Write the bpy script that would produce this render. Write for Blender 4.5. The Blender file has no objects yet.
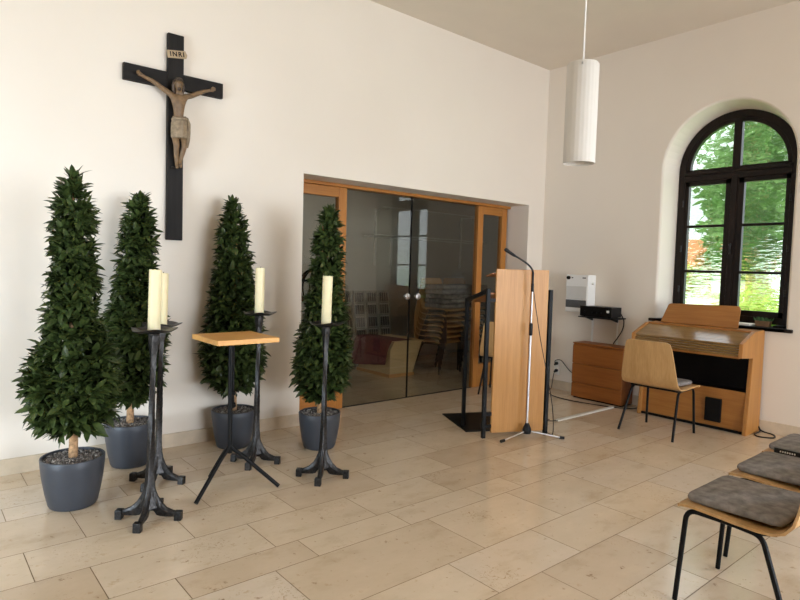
import bpy, bmesh, math, random
from mathutils import Vector, Matrix
random.seed(7)
PI = math.pi
S = bpy.context.scene
COL = S.collection

# ------------------------------------------------------------------ helpers
class MB:
    """collects vertices and faces of one mesh"""
    def __init__(s): s.v, s.f, s.m = [], [], []
    def add(s, vs, fs, mi=0):
        o = len(s.v); s.v += [tuple(p) for p in vs]
        for f in fs: s.f.append(tuple(o + i for i in f)); s.m.append(mi)
        return s
    def box(s, c, d, rot=None, mi=0):
        x, y, z = d[0]/2, d[1]/2, d[2]/2
        vs = [Vector((a*x, b*y, e*z)) for a in (-1, 1) for b in (-1, 1) for e in (-1, 1)]
        if rot is not None: vs = [rot @ v for v in vs]
        vs = [v + Vector(c) for v in vs]
        return s.add(vs, [(0,1,3,2),(4,6,7,5),(0,4,5,1),(2,3,7,6),(0,2,6,4),(1,5,7,3)], mi)
    def bb(s, x0, x1, y0, y1, z0, z1, mi=0):
        return s.box(((x0+x1)/2, (y0+y1)/2, (z0+z1)/2), (x1-x0, y1-y0, z1-z0), None, mi)
    def prism(s, poly, ax, a, b, mi=0):
        """polygon of two coordinates extruded along axis ax from a to b"""
        def P(q, t):
            if ax == 0: return (t, q[0], q[1])
            if ax == 1: return (q[0], t, q[1])
            return (q[0], q[1], t)
        n = len(poly)
        vs = [P(q, a) for q in poly] + [P(q, b) for q in poly]
        fs = [tuple(range(n))[::-1], tuple(range(n, 2*n))] + [(i, (i+1) % n, n+(i+1) % n, n+i) for i in range(n)]
        return s.add(vs, fs, mi)
    def lathe(s, prof, n=32, c=(0,0,0), cap=True, mi=0):
        vs = []; fs = []
        for r, z in prof:
            for k in range(n):
                t = 2*PI*k/n; vs.append((c[0]+r*math.cos(t), c[1]+r*math.sin(t), c[2]+z))
        for i in range(len(prof)-1):
            for k in range(n):
                fs.append((i*n+k, i*n+(k+1) % n, (i+1)*n+(k+1) % n, (i+1)*n+k))
        if cap:
            fs.append(tuple(range(n))[::-1]); L = (len(prof)-1)*n; fs.append(tuple(range(L, L+n)))
        return s.add(vs, fs, mi)
    def tube(s, pts, r, n=10, sq=False, mi=0):
        """round (or square) bar along a path; r may be one radius or one per point"""
        pts = [Vector(p) for p in pts]; N = len(pts)
        rs = r if isinstance(r, (list, tuple)) else [r]*N
        tang = []
        for i in range(N):
            a = pts[max(0, i-1)]; b = pts[min(N-1, i+1)]; tang.append((b-a).normalized())
        up = Vector((0, 0, 1)) if abs(tang[0].z) < .9 else Vector((1, 0, 0))
        u = tang[0].cross(up).normalized(); vs = []; fs = []
        if sq: n = 4
        for i in range(N):
            u = (u - tang[i]*u.dot(tang[i])).normalized(); w = tang[i].cross(u)
            for k in range(n):
                t = 2*PI*(k+(.5 if sq else 0))/n
                q = rs[i]*(1.414 if sq else 1)
                vs.append(pts[i] + u*math.cos(t)*q + w*math.sin(t)*q)
        for i in range(N-1):
            for k in range(n): fs.append((i*n+k, i*n+(k+1) % n, (i+1)*n+(k+1) % n, (i+1)*n+k))
        fs.append(tuple(range(n))[::-1]); fs.append(tuple(range((N-1)*n, N*n)))
        return s.add(vs, fs, mi)
    def loft(s, rings, closed=True, cap=True, mi=0):
        n = len(rings[0]); vs = [p for r in rings for p in r]; fs = []
        for i in range(len(rings)-1):
            for k in range(n if closed else n-1):
                fs.append((i*n+k, i*n+(k+1) % n, (i+1)*n+(k+1) % n, (i+1)*n+k))
        if cap and closed:
            fs.append(tuple(range(n))[::-1]); fs.append(tuple(range((len(rings)-1)*n, len(rings)*n)))
        return s.add(vs, fs, mi)
    def build(s, name, mat, parent=None, smooth=False, bevel=0, loc=None, rotz=0, fix=True):
        me = bpy.data.meshes.new(name)
        me.from_pydata(s.v, [], s.f)
        if fix:
            bm = bmesh.new(); bm.from_mesh(me); bmesh.ops.recalc_face_normals(bm, faces=bm.faces); bm.to_mesh(me); bm.free()
        for mm in (mat if isinstance(mat, (list, tuple)) else [mat]): me.materials.append(mm)
        if any(s.m):
            for p, k in zip(me.polygons, s.m): p.material_index = k
        if smooth: me.polygons.foreach_set('use_smooth', [True]*len(me.polygons))
        o = bpy.data.objects.new(name, me); COL.objects.link(o)
        if smooth == 'auto':
            me.set_sharp_from_angle(angle=math.radians(38))
        if bevel:
            b = o.modifiers.new('edge', 'BEVEL'); b.width = bevel; b.segments = 2; b.limit_method = 'ANGLE'; b.angle_limit = math.radians(40)
        if parent is not None: o.parent = parent
        if loc is not None: o.location = loc
        if rotz: o.rotation_euler.z = rotz
        return o

def tag(o, label, cat, group=None, kind=None):
    o['label'] = label; o['category'] = cat
    if group: o['group'] = group
    if kind: o['kind'] = kind
    return o
def thing(name, label, cat, loc=(0,0,0), rotz=0, group=None):
    o = bpy.data.objects.new(name, None); COL.objects.link(o)
    o.empty_display_size = .1
    o.location = loc; o.rotation_euler = (0, 0, rotz)
    return tag(o, label, cat, group)
def lean(o, ang):
    """tips a standing thing slightly about the horizontal axis (.643, .765)"""
    from mathutils import Quaternion
    q = Quaternion(Vector((.643, .765, 0)), ang) @ o.rotation_euler.to_quaternion()
    o.rotation_euler = q.to_euler()
def struct(o): o['kind'] = 'structure'; return o
def dup(o, parent=None):
    c = o.copy(); COL.objects.link(c)
    if parent is not None: c.parent = parent
    for ch in list(o.children): dup(ch, c)
    return c
def arc(c, r, a0, a1, n, f=lambda x, y: (x, y)):
    return [f(c[0]+r*math.cos(a0+(a1-a0)*i/n), c[1]+r*math.sin(a0+(a1-a0)*i/n)) for i in range(n+1)]
def smoothpath(pts, r=.04, n=5):
    """rounds the inner corners of a polyline"""
    pts = [Vector(p) for p in pts]; out = [pts[0]]
    for i in range(1, len(pts)-1):
        a, b, c = pts[i-1], pts[i], pts[i+1]
        d1 = min(r, (a-b).length*.45); d2 = min(r, (c-b).length*.45)
        p = b+(a-b).normalized()*d1; q = b+(c-b).normalized()*d2
        for k in range(n+1):
            t = k/n; out.append(p*(1-t)**2 + b*2*t*(1-t) + q*t*t)
    out.append(pts[-1]); return out
def bez(pts, n=24):
    """smooth curve through the points (Catmull-Rom)"""
    P = [Vector(p) for p in pts]; P = [P[0]*2-P[1]] + P + [P[-1]*2-P[-2]]; out = []
    seg = max(2, n//(len(P)-3))
    for i in range(1, len(P)-2):
        for k in range(seg):
            t = k/seg; a, b, c, d = P[i-1], P[i], P[i+1], P[i+2]
            out.append(.5*((2*b)+(c-a)*t+(2*a-5*b+4*c-d)*t*t+(3*b-a-3*c+d)*t**3))
    out.append(P[-2]); return out

# ------------------------------------------------------------------ materials
def nodes(name):
    m = bpy.data.materials.new(name); m.use_nodes = True
    nt = m.node_tree; b = nt.nodes['Principled BSDF']
    return m, nt, b
def setc(sock, c): sock.default_value = (c[0], c[1], c[2], 1)
def coords(nt, scale=(1,1,1), rot=(0,0,0)):
    tc = nt.nodes.new('ShaderNodeTexCoord'); mp = nt.nodes.new('ShaderNodeMapping')
    mp.inputs['Scale'].default_value = scale; mp.inputs['Rotation'].default_value = rot
    nt.links.new(tc.outputs['Object'], mp.inputs['Vector']); return mp.outputs['Vector']
def noise(nt, vec, scale, detail=4, rough=.55):
    n = nt.nodes.new('ShaderNodeTexNoise'); n.inputs['Scale'].default_value = scale
    n.inputs['Detail'].default_value = detail; n.inputs['Roughness'].default_value = rough
    if vec is not None: nt.links.new(vec, n.inputs['Vector'])
    return n
def ramp(nt, fac, stops):
    r = nt.nodes.new('ShaderNodeValToRGB'); e = r.color_ramp.elements
    while len(e) < len(stops): e.new(.5)
    for x, (p, c) in zip(e, stops): x.position = p; x.color = (c[0], c[1], c[2], 1)
    nt.links.new(fac, r.inputs['Fac']); return r.outputs['Color']
def bump(nt, b, h, strength=.2, dist=.01):
    n = nt.nodes.new('ShaderNodeBump'); n.inputs['Strength'].default_value = strength; n.inputs['Distance'].default_value = dist
    nt.links.new(h, n.inputs['Height']); nt.links.new(n.outputs['Normal'], b.inputs['Normal']); return n
def plain(name, c, rough=.5, metal=0, spec=.5, var=.12, scale=18, bmp=0):
    m, nt, b = nodes(name)
    v = coords(nt); n = noise(nt, v, scale)
    col = ramp(nt, n.outputs['Fac'], [(.3, [x*(1-var) for x in c]), (.7, [min(1, x*(1+var)) for x in c])])
    nt.links.new(col, b.inputs['Base Color'])
    b.inputs['Roughness'].default_value = rough; b.inputs['Metallic'].default_value = metal
    b.inputs['Specular IOR Level'].default_value = spec
    if bmp: bump(nt, b, n.outputs['Fac'], bmp, .004)
    return m
def wood(name, light, dark, axis=2, rough=.42, scale=1.0, spec=.4):
    """grain stretched along one object axis"""
    m, nt, b = nodes(name)
    sc = [26*scale]*3; sc[axis] = 1.6*scale
    v = coords(nt, sc); n1 = noise(nt, v, 1.0, 5, .6)
    sc2 = [90*scale]*3; sc2[axis] = 3*scale
    v2 = coords(nt, sc2); n2 = noise(nt, v2, 1.5, 3, .6)
    mx = nt.nodes.new('ShaderNodeMath'); mx.operation = 'MULTIPLY_ADD'; mx.inputs[1].default_value = .45
    nt.links.new(n2.outputs['Fac'], mx.inputs[0])
    s1 = nt.nodes.new('ShaderNodeMath'); s1.operation = 'MULTIPLY'; s1.inputs[1].default_value = .55
    nt.links.new(n1.outputs['Fac'], s1.inputs[0]); nt.links.new(s1.outputs[0], mx.inputs[2])
    col = ramp(nt, mx.outputs[0], [(.36, dark), (.62, light)])
    nt.links.new(col, b.inputs['Base Color']); b.inputs['Roughness'].default_value = rough; b.inputs['Specular IOR Level'].default_value = spec
    bump(nt, b, mx.outputs[0], .06, .002)
    return m

M = {}
# plaster
m, nt, b = nodes('white_plaster'); v = coords(nt)
n = noise(nt, v, 1.3, 3); col = ramp(nt, n.outputs['Fac'], [(.3, (.73, .658, .568)), (.7, (.75, .678, .588))])
nt.links.new(col, b.inputs['Base Color']); b.inputs['Roughness'].default_value = .9; b.inputs['Specular IOR Level'].default_value = .15
n2 = noise(nt, v, 45, 4); bump(nt, b, n2.outputs['Fac'], .12, .003); M['plaster'] = m
M['low_bounce'] = wood('low_bounce_wood', (.36, .25, .15), (.27, .18, .10), 2, .6)  # dark wood put on the unseen walls to cut bounced light
M['ceil'] = plain('ceiling_paint', (.70, .63, .535), .95, spec=.1, var=.02, scale=2)
M['greywall'] = plain('grey_plaster', (.60, .59, .56), .9, spec=.15, var=.03, scale=3)

# limestone tiles: tone per tile comes from a face attribute
m, nt, b = nodes('limestone')
at = nt.nodes.new('ShaderNodeAttribute'); at.attribute_name = 'tile_tone'
tc = nt.nodes.new('ShaderNodeTexCoord')
cmb = nt.nodes.new('ShaderNodeCombineXYZ'); mul = nt.nodes.new('ShaderNodeMath'); mul.operation = 'MULTIPLY'; mul.inputs[1].default_value = 37.0
nt.links.new(at.outputs['Fac'], mul.inputs[0]); nt.links.new(mul.outputs[0], cmb.inputs['Z'])
va = nt.nodes.new('ShaderNodeVectorMath'); va.operation = 'ADD'
nt.links.new(tc.outputs['Object'], va.inputs[0]); nt.links.new(cmb.outputs[0], va.inputs[1])
mp = nt.nodes.new('ShaderNodeMapping'); mp.inputs['Scale'].default_value = (1.0, 1.8, 1); nt.links.new(va.outputs[0], mp.inputs['Vector'])
n1 = noise(nt, mp.outputs[0], 3.0, 6, .62)
tone = ramp(nt, at.outputs['Fac'], [(0, (.57, .455, .33)), (.35, (.62, .505, .37)), (.7, (.655, .54, .40)), (1, (.64, .545, .435))])
veins = ramp(nt, n1.outputs['Fac'], [(.28, (.84, .80, .74)), (.44, (.97, .96, .94)), (.56, (1.0, .99, .98)), (.74, (1.08, 1.07, 1.06))])
mix = nt.nodes.new('ShaderNodeMix'); mix.data_type = 'RGBA'; mix.blend_type = 'MULTIPLY'; mix.inputs['Factor'].default_value = 1
nt.links.new(tone, mix.inputs[6]); nt.links.new(veins, mix.inputs[7])
# fossil specks and small rusty flecks
n3 = noise(nt, va.outputs[0], 16, 8, .72)
fle = ramp(nt, n3.outputs['Fac'], [(.30, (.40, .28, .18)), (.375, (1, 1, 1)), (.60, (1, 1, 1)), (.70, (.80, .71, .60))])
mix2 = nt.nodes.new('ShaderNodeMix'); mix2.data_type = 'RGBA'; mix2.blend_type = 'MULTIPLY'; mix2.inputs['Factor'].default_value = .8
nt.links.new(mix.outputs[2], mix2.inputs[6]); nt.links.new(fle, mix2.inputs[7])
n5 = noise(nt, va.outputs[0], 2.6, 2, .5); n6 = noise(nt, va.outputs[0], 26, 5, .7); n6.inputs['Distortion'].default_value = 2.2
m5 = nt.nodes.new('ShaderNodeMapRange'); m5.inputs['From Min'].default_value = .56; m5.inputs['From Max'].default_value = .70; nt.links.new(n5.outputs['Fac'], m5.inputs['Value'])
m6 = nt.nodes.new('ShaderNodeMapRange'); m6.inputs['From Min'].default_value = .56; m6.inputs['From Max'].default_value = .66; nt.links.new(n6.outputs['Fac'], m6.inputs['Value'])
m7 = nt.nodes.new('ShaderNodeMath'); m7.operation = 'MULTIPLY'; nt.links.new(m5.outputs[0], m7.inputs[0]); nt.links.new(m6.outputs[0], m7.inputs[1])
mix3 = nt.nodes.new('ShaderNodeMix'); mix3.data_type = 'RGBA'; mix3.blend_type = 'MULTIPLY'; mix3.inputs[7].default_value = (.62, .52, .40, 1)
nt.links.new(m7.outputs[0], mix3.inputs['Factor']); nt.links.new(mix2.outputs[2], mix3.inputs[6])
nt.links.new(mix3.outputs[2], b.inputs['Base Color'])
n4 = noise(nt, tc.outputs['Object'], 5, 4)
rr = nt.nodes.new('ShaderNodeMapRange'); rr.inputs['To Min'].default_value = .08; rr.inputs['To Max'].default_value = .24
nt.links.new(n4.outputs['Fac'], rr.inputs['Value']); nt.links.new(rr.outputs[0], b.inputs['Roughness'])
b.inputs['Specular IOR Level'].default_value = .5
bump(nt, b, n3.outputs['Fac'], .05, .002)
M['tile'] = m
M['grout'] = plain('grout', (.24, .175, .11), .95, spec=.05, var=.2)
M['skirting'] = plain('limestone_skirting', (.56, .46, .335), .5, var=.14, scale=7)

M['oak'] = wood('beech_veneer', (.53, .268, .08), (.425, .198, .055), 2)
M['oakx'] = wood('beech_veneer_across', (.66, .35, .12), (.50, .24, .075), 1)
M['frame'] = wood('door_frame_wood', (.45, .185, .036), (.34, .125, .022), 2)
M['framex'] = wood('door_frame_wood_across', (.43, .175, .034), (.32, .118, .02), 0)
M['organ'] = wood('organ_wood', (.37, .155, .034), (.28, .105, .02), 1, .38)
M['organz'] = wood('organ_side_wood', (.42, .19, .045), (.32, .13, .028), 2, .38)
M['slat'] = wood('roll_top_slats', (.27, .16, .06), (.19, .105, .035), 1, .17, 1, .6)
M['cab'] = wood('cabinet_wood', (.31, .105, .018), (.225, .066, .010), 1, .45)
M['tabletop'] = wood('tabletop_wood', (.72, .40, .13), (.58, .29, .08), 0, .4)
M['ply'] = wood('chair_plywood', (.55, .335, .145), (.43, .245, .09), 2, .32, .7)
M['pine'] = wood('pale_wood', (.66, .52, .30), (.55, .41, .22), 0, .6)
M['bark'] = plain('trunk_bark', (.44, .26, .13), .85, var=.45, scale=45, bmp=.6)
M['black'] = plain('black_metal', (.006, .006, .006), .42, 0, .12)
M['blackplastic'] = plain('black_plastic', (.008, .008, .009), .38, 0, .22)
M['dark'] = plain('dark_panel', (.006, .005, .0045), .6, 0, .1)
M['crossw'] = wood('dark_cross_wood', (.018, .0155, .014), (.010, .0085, .0075), 2, .6, 1, .15)
M['crossx'] = wood('dark_cross_wood_across', (.018, .0155, .014), (.010, .0085, .0075), 0, .6, 1, .15)
M['winframe'] = wood('dark_window_wood', (.016, .009, .006), (.008, .0045, .003), 2, .4, 1, .2)
M['iron'] = plain('wrought_iron', (.034, .032, .031), .36, .75, .5, .5, 60, .5)
M['wax'] = plain('candle_wax', (.74, .65, .40), .45, var=.03)
M['wax'].node_tree.nodes['Principled BSDF'].inputs['Subsurface Weight'].default_value = .15
M['wax'].node_tree.nodes['Principled BSDF'].inputs['Subsurface Radius'].default_value = (.02, .012, .006)
M['pot'] = plain('anthracite_pot', (.045, .049, .058), .42, 0, .3, var=.08, scale=6)
M['fabric'] = plain('grey_felt', (.215, .198, .186), .95, spec=.1, var=.35, scale=22, bmp=.4)
M['white'] = plain('white_enamel', (.80, .79, .76), .4, var=.01)
M['heatgrey'] = plain('heater_grey', (.60, .59, .56), .5, var=.02)
M['heatdark'] = plain('heater_grille', (.10, .098, .095), .5, var=.05)
M['chrome'] = plain('chrome', (.62, .62, .63), .32, 1.0, .5, .03)
M['duct'] = plain('cable_cover', (.60, .57, .50), .5, var=.04)
M['shade'] = plain('lamp_shade_white', (.60, .565, .51), .75, var=.01)
M['red'] = plain('wine_red_cloth', (.095, .008, .016), .9, var=.3)
M['flesh'] = plain('carved_figure', (.17, .10, .046), .5, var=.30, scale=35)
M['loin'] = plain('carved_loincloth', (.25, .185, .115), .6, var=.3, scale=35)
M['hair'] = plain('carved_hair', (.05, .03, .018), .6, var=.3)
M['plaque'] = plain('plaque', (.40, .29, .17), .6, var=.1)
M['panelgrey'] = plain('grey_panel', (.33, .32, .29), .6, var=.1)
M['paneldark'] = plain('dark_mesh', (.10, .098, .09), .7, var=.2)
M['steelgrey'] = plain('painted_rail', (.78, .78, .76), .35, .2)
M['paper'] = plain('paper', (.74, .70, .62), .8, var=.05)
M['planter'] = plain('brown_planter', (.16, .085, .035), .7, var=.3)

# gravel
m, nt, b = nodes('gravel'); v = coords(nt)
vo = nt.nodes.new('ShaderNodeTexVoronoi'); vo.inputs['Scale'].default_value = 75; nt.links.new(v, vo.inputs['Vector'])
sep = nt.nodes.new('ShaderNodeSeparateColor'); nt.links.new(vo.outputs['Color'], sep.inputs[0])
col = ramp(nt, sep.outputs[0], [(.0, (.035, .030, .027)), (.45, (.12, .10, .085)), (.8, (.27, .24, .21)), (1, (.48, .45, .41))])
nt.links.new(col, b.inputs['Base Color']); b.inputs['Roughness'].default_value = .8; M['gravel'] = m

# laurel leaf
def leafmat(name, c1, c2, rough=.38, trans=.0):
    m, nt, b = nodes(name); v = coords(nt)
    n = noise(nt, v, 22, 2)
    col = ramp(nt, n.outputs['Fac'], [(.3, c1), (.72, c2)])
    nt.links.new(col, b.inputs['Base Color']); b.inputs['Roughness'].default_value = rough
    if trans:
        tr = nt.nodes.new('ShaderNodeBsdfTranslucent'); nt.links.new(col, tr.inputs['Color'])
        mx = nt.nodes.new('ShaderNodeMixShader'); mx.inputs[0].default_value = trans
        nt.links.new(b.outputs[0], mx.inputs[1]); nt.links.new(tr.outputs[0], mx.inputs[2])
        nt.links.new(mx.outputs[0], nt.nodes['Material Output'].inputs['Surface'])
    return m
M['leaf'] = leafmat('laurel_leaves', (.019, .032, .008), (.060, .086, .021), .36)
M['treeA'] = leafmat('garden_leaves', (.05, .13, .025), (.13, .27, .06), .6, .35)
M['treeB'] = leafmat('garden_leaves_light', (.20, .36, .05), (.42, .55, .09), .6, .35)
M['treeC'] = leafmat('garden_leaves_dark', (.03, .085, .03), (.08, .18, .06), .6, .35)
M['flower'] = leafmat('garden_blossom', (.55, .12, .06), (.65, .25, .12), .7, .3)
M['lawn'] = plain('lawn', (.10, .28, .05), .9, var=.35, scale=3)
M['garden_wall'] = plain('garden_wall_render', (.72, .74, .72), .9, var=.06, scale=2)
M['rooftile'] = plain('roof_tiles', (.42, .11, .05), .8, var=.3)

# clear door glass: mirror-like reflection by angle over a tinted see-through sheet
def glass(name, tint, rfac, wavy=0):
    m = bpy.data.materials.new(name); m.use_nodes = True; nt = m.node_tree
    nt.nodes.remove(nt.nodes['Principled BSDF'])
    out = nt.nodes['Material Output']
    tr = nt.nodes.new('ShaderNodeBsdfTransparent'); setc(tr.inputs['Color'], tint)
    gl = nt.nodes.new('ShaderNodeBsdfGlossy'); gl.inputs['Roughness'].default_value = .0
    fr = nt.nodes.new('ShaderNodeFresnel'); geo = nt.nodes.new('ShaderNodeNewGeometry'); io = nt.nodes.new('ShaderNodeMapRange')   # same reflectance on both faces of the sheet
    io.inputs['To Min'].default_value = 1.5; io.inputs['To Max'].default_value = 1/1.5
    nt.links.new(geo.outputs['Backfacing'], io.inputs['Value']); nt.links.new(io.outputs[0], fr.inputs['IOR'])
    mu = nt.nodes.new('ShaderNodeMath'); mu.operation = 'MULTIPLY'; mu.inputs[1].default_value = rfac; mu.use_clamp = True
    nt.links.new(fr.outputs[0], mu.inputs[0])
    mx = nt.nodes.new('ShaderNodeMixShader'); nt.links.new(mu.outputs[0], mx.inputs[0])
    base = tr.outputs[0]
    if wavy:
        rf = nt.nodes.new('ShaderNodeBsdfRefraction'); rf.inputs['IOR'].default_value = 1.12; rf.inputs['Roughness'].default_value = .0
        setc(rf.inputs['Color'], tint)
        tc = nt.nodes.new('ShaderNodeTexCoord'); mp = nt.nodes.new('ShaderNodeMapping'); mp.inputs['Scale'].default_value = (1, 5, 26)
        mp.inputs['Rotation'].default_value = (math.radians(4), 0, 0)
        nt.links.new(tc.outputs['Object'], mp.inputs['Vector'])
        n = noise(nt, mp.outputs[0], 1.5, 2, .5)
        bp = nt.nodes.new('ShaderNodeBump'); bp.inputs['Strength'].default_value = 1; bp.inputs['Distance'].default_value = wavy
        nt.links.new(n.outputs['Fac'], bp.inputs['Height']); nt.links.new(bp.outputs[0], rf.inputs['Normal'])
        m2 = nt.nodes.new('ShaderNodeMixShader'); m2.inputs[0].default_value = .7
        nt.links.new(tr.outputs[0], m2.inputs[1]); nt.links.new(rf.outputs[0], m2.inputs[2]); base = m2.outputs[0]
    nt.links.new(base, mx.inputs[1]); nt.links.new(gl.outputs[0], mx.inputs[2])
    nt.links.new(mx.outputs[0], out.inputs['Surface']); return m
M['glass'] = glass('door_glass', (.80, .79, .745), 1.1)
M['clear'] = glass('clear_window_glass', (.97, .98, .97), 1.0)
M['wavy'] = glass('old_window_glass', (.97, .98, .97), 1.0, .03)

# ------------------------------------------------------------------ the room
XL, YB, ZC = -9.6, -10.0, 4.09         # far-left wall, rear wall, ceiling height
OX0, OX1, OZ = -3.605, -0.315, 2.335   # wide opening in the left wall
DY = 0.35                              # plane of the glass doors
BX0, BX1, BY = -4.8, 1.75, 2.75        # store room behind the doors

# floor: stone courses of different height, tiles of different length
def floor_mesh():
    ys = [3.1, 2.75, 2.29, 2.08, 1.73, 1.38, .91, .70, .35, 0, -.31, -.65, -.86, -1.33, -1.68, -2.03, -2.25, -2.71, -3.05, -3.40, -3.61, -4.08, -4.43, -4.78,
          -4.99, -5.46, -5.81, -6.16, -6.37, -6.84, -7.19, -7.54, -7.75, -8.22, -8.57, -8.92, -9.13, -9.6, -10.0]
    known = {-.31: [-5.48, -4.82, -4.15], 0: [-5.82, -5.1, -4.4], -.65: [-6.0, -5.35, -4.7], -.86: [-5.69, -5.0, -4.35, -3.73, -3.06], -1.33: [-5.98, -5.23, -4.6, -3.9, -3.25],
             -1.68: [-5.75, -4.93, -4.25, -3.59, -2.8, -2.1, -1.44], -2.03: [-5.46, -4.8, -4.17, -3.49, -3.13, -2.45], -2.25: [-5.05, -4.04, -3.32, -2.66, -1.95, -1.28],
             -2.71: [-4.98, -4.32, -3.65, -2.98, -2.3], -3.05: [-4.7, -4.0, -3.3, -2.6]}
    rnd = random.Random(3); mb = MB(); tones = []
    g = .0021
    for i in range(len(ys)-1):
        y1, y0 = ys[i], ys[i+1]
        x0, x1 = (XL, 0.0) if y1 <= 0 else (BX0, BX1)
        js = list(known.get(y1, [])) or [rnd.uniform(-3.4, -2.8)]
        while js[0] - .8 > x0: js.insert(0, js[0]-rnd.uniform(.6, .74))
        while js[-1] + .75 < x1: js.append(js[-1]+rnd.uniform(.6, .74))
        js = [x0] + [j for j in js if x0+.05 < j < x1-.05] + [x1]
        for a, c in zip(js, js[1:]):
            A, B, Cc, D = a+g, c-g, y0+g, y1-g
            e = .0015
            vs = [(A, Cc, 0), (B, Cc, 0), (B, D, 0), (A, D, 0)]
            mb.add(vs, [(0,1,2,3)]); t = rnd.random(); tones.append(t)
    k = len(mb.f)
    mb.add([(BX0, YB, -.0025), (XL, YB, -.0025), (XL, 0, -.0025), (BX0, 0, -.0025)], [(0,1,2,3)], 1)
    mb.add([(BX0, YB, -.0025), (BX1, YB, -.0025), (BX1, 3.1, -.0025), (BX0, 3.1, -.0025)], [(0,1,2,3)], 1)
    tones += [.5]*(len(mb.f)-k)
    o = mb.build('floor', [M['tile'], M['grout']], fix=False)
    a = o.data.attributes.new('tile_tone', 'FLOAT', 'FACE'); a.data.foreach_set('value', tones)
    for p in o.data.polygons:
        if p.normal.z < 0 and p.material_index == 1: p.flip()
    return struct(o)
floor_mesh()

struct(MB().bb(XL-.45, .45, YB-.45, .45, ZC, ZC+.3).build('ceiling', M['ceil']))

# wall with the wide opening
w = MB(); T = .45
w.bb(XL-.45, OX0, 0, T, -.05, ZC); w.bb(OX1, .45, 0, T, -.05, ZC); w.bb(OX0, OX1, 0, T, OZ, ZC)
struct(w.build('wall_left', M['plaster']))

def arch_pts(yc, hw, zs, z0, n=28):
    """outline from bottom one side over the arch to the bottom of the other side"""
    return [(yc+hw, z0)] + arc((yc, zs), hw, 0, PI, n) + [(yc-hw, z0)]
ZS = 2.65
WIN = [-2.205, -6.6, -8.9]
def arch_wall():
    mb = MB(); hw = .655; z0 = 1.0
    edges = [0.0] + [e for yc in WIN for e in (yc+hw, yc-hw)] + [YB-.45]
    for X, k in ((0.0, hw), (.45, hw-.05)):
        ed = [0.45 if X else 0.0] + [e for yc in WIN for e in (yc+k, yc-k)] + [YB-.45]
        for i in range(0, len(ed), 2):
            mb.add([(X, ed[i], -.05), (X, ed[i+1], -.05), (X, ed[i+1], ZC), (X, ed[i], ZC)], [(0,1,2,3)])
        for yc in WIN:
            P = arch_pts(yc, k, ZS, z0)
            mb.add([(X, yc+k, -.05), (X, yc-k, -.05), (X, yc-k, z0), (X, yc+k, z0)], [(0,1,2,3)])
            n = len(P)
            for a, c in zip(P[1:-1], P[2:-1]):
                mb.add([(X, a[0], a[1]), (X, c[0], c[1]), (X, c[0], ZC), (X, a[0], ZC)], [(0,1,2,3)])
    for yc in WIN:
        rings = [[(x, p[0], p[1]) for p in arch_pts(yc, r, ZS, z0)] for x, r in ((0, hw), (.008, hw-.012), (.022, hw-.02), (.06, hw-.026), (.29, hw-.062), (.45, hw-.05))]
        for a, c in zip(rings, rings[1:]):
            n = len(a)
            mb.add(a+c, [(i, i+1, n+i+1, n+i) for i in range(n-1)] + [(n-1, 0, n, 2*n-1)])
    o = mb.build('wall_right', M['plaster'], fix=False)
    bm = bmesh.new(); bm.from_mesh(o.data); bmesh.ops.remove_doubles(bm, verts=bm.verts, dist=1e-4); bmesh.ops.recalc_face_normals(bm, faces=bm.faces); bm.to_mesh(o.data); bm.free()
    return struct(o)
arch_wall()
w = MB(); RW = (-5.8, -.7)     # rear wall; wide unseen glazed opening, sized for soft light from behind
w.bb(XL-.45, RW[0], YB-.45, YB, -.05, ZC); w.bb(RW[1], .45, YB-.45, YB, -.05, ZC); w.bb(RW[0], RW[1], YB-.45, YB, 2.9, ZC); w.bb(RW[0], RW[1], YB-.45, YB, -.05, .12)
struct(w.build('wall_rear', M['low_bounce']))
FW = (-3.6, -1.2)               # unseen glazed door in the far wall, placed for bluish side light
w = MB(); w.bb(XL-.45, XL, YB-.45, FW[0], -.05, ZC); w.bb(XL-.45, XL, FW[1], .45, -.05, ZC); w.bb(XL-.45, XL, FW[0], FW[1], 2.2, ZC); w.bb(XL-.45, XL, FW[0], FW[1], -.05, .02)
struct(w.build('wall_far', M['low_bounce']))
# store room shell
struct(MB().bb(BX0, BX1, BY, BY+.2, -.05, 3.2).build('wall_store_back', M['greywall']))
w = MB(); w.bb(BX0-.2, BX0, .45, 1.0, -.05, 3.2); w.bb(BX0-.2, BX0, 2.0, BY+.2, -.05, 3.2); w.bb(BX0-.2, BX0, 1.0, 2.0, -.05, 1.0); w.bb(BX0-.2, BX0, 1.0, 2.0, 2.2, 3.2); struct(w.build('wall_store_left', M['greywall']))  # side opening added to let light into the store room
struct(MB().bb(BX1, BX1+.2, .45, BY+.2, -.05, 3.2).build('wall_store_right', M['greywall']))
struct(MB().bb(BX0-.2, BX1+.2, .45, BY+.2, 3.0, 3.2).build('ceiling_store', M['greywall']))
struct(MB().bb(.45, BX1, .25, .45, -.05, 3.2).build('wall_store_front', M['greywall']))

# stone skirting
w = MB(); w.bb(XL, OX0-.002, -.016, 0, 0, .112); struct(w.build('baseboard_left', M['skirting'], bevel=.002))
w = MB(); w.bb(-.016, 0, YB, -.016, 0, .112); w.bb(OX1, -.016, -.016, 0, 0, .112); struct(w.build('baseboard_right', M['skirting'], bevel=.002))

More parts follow.
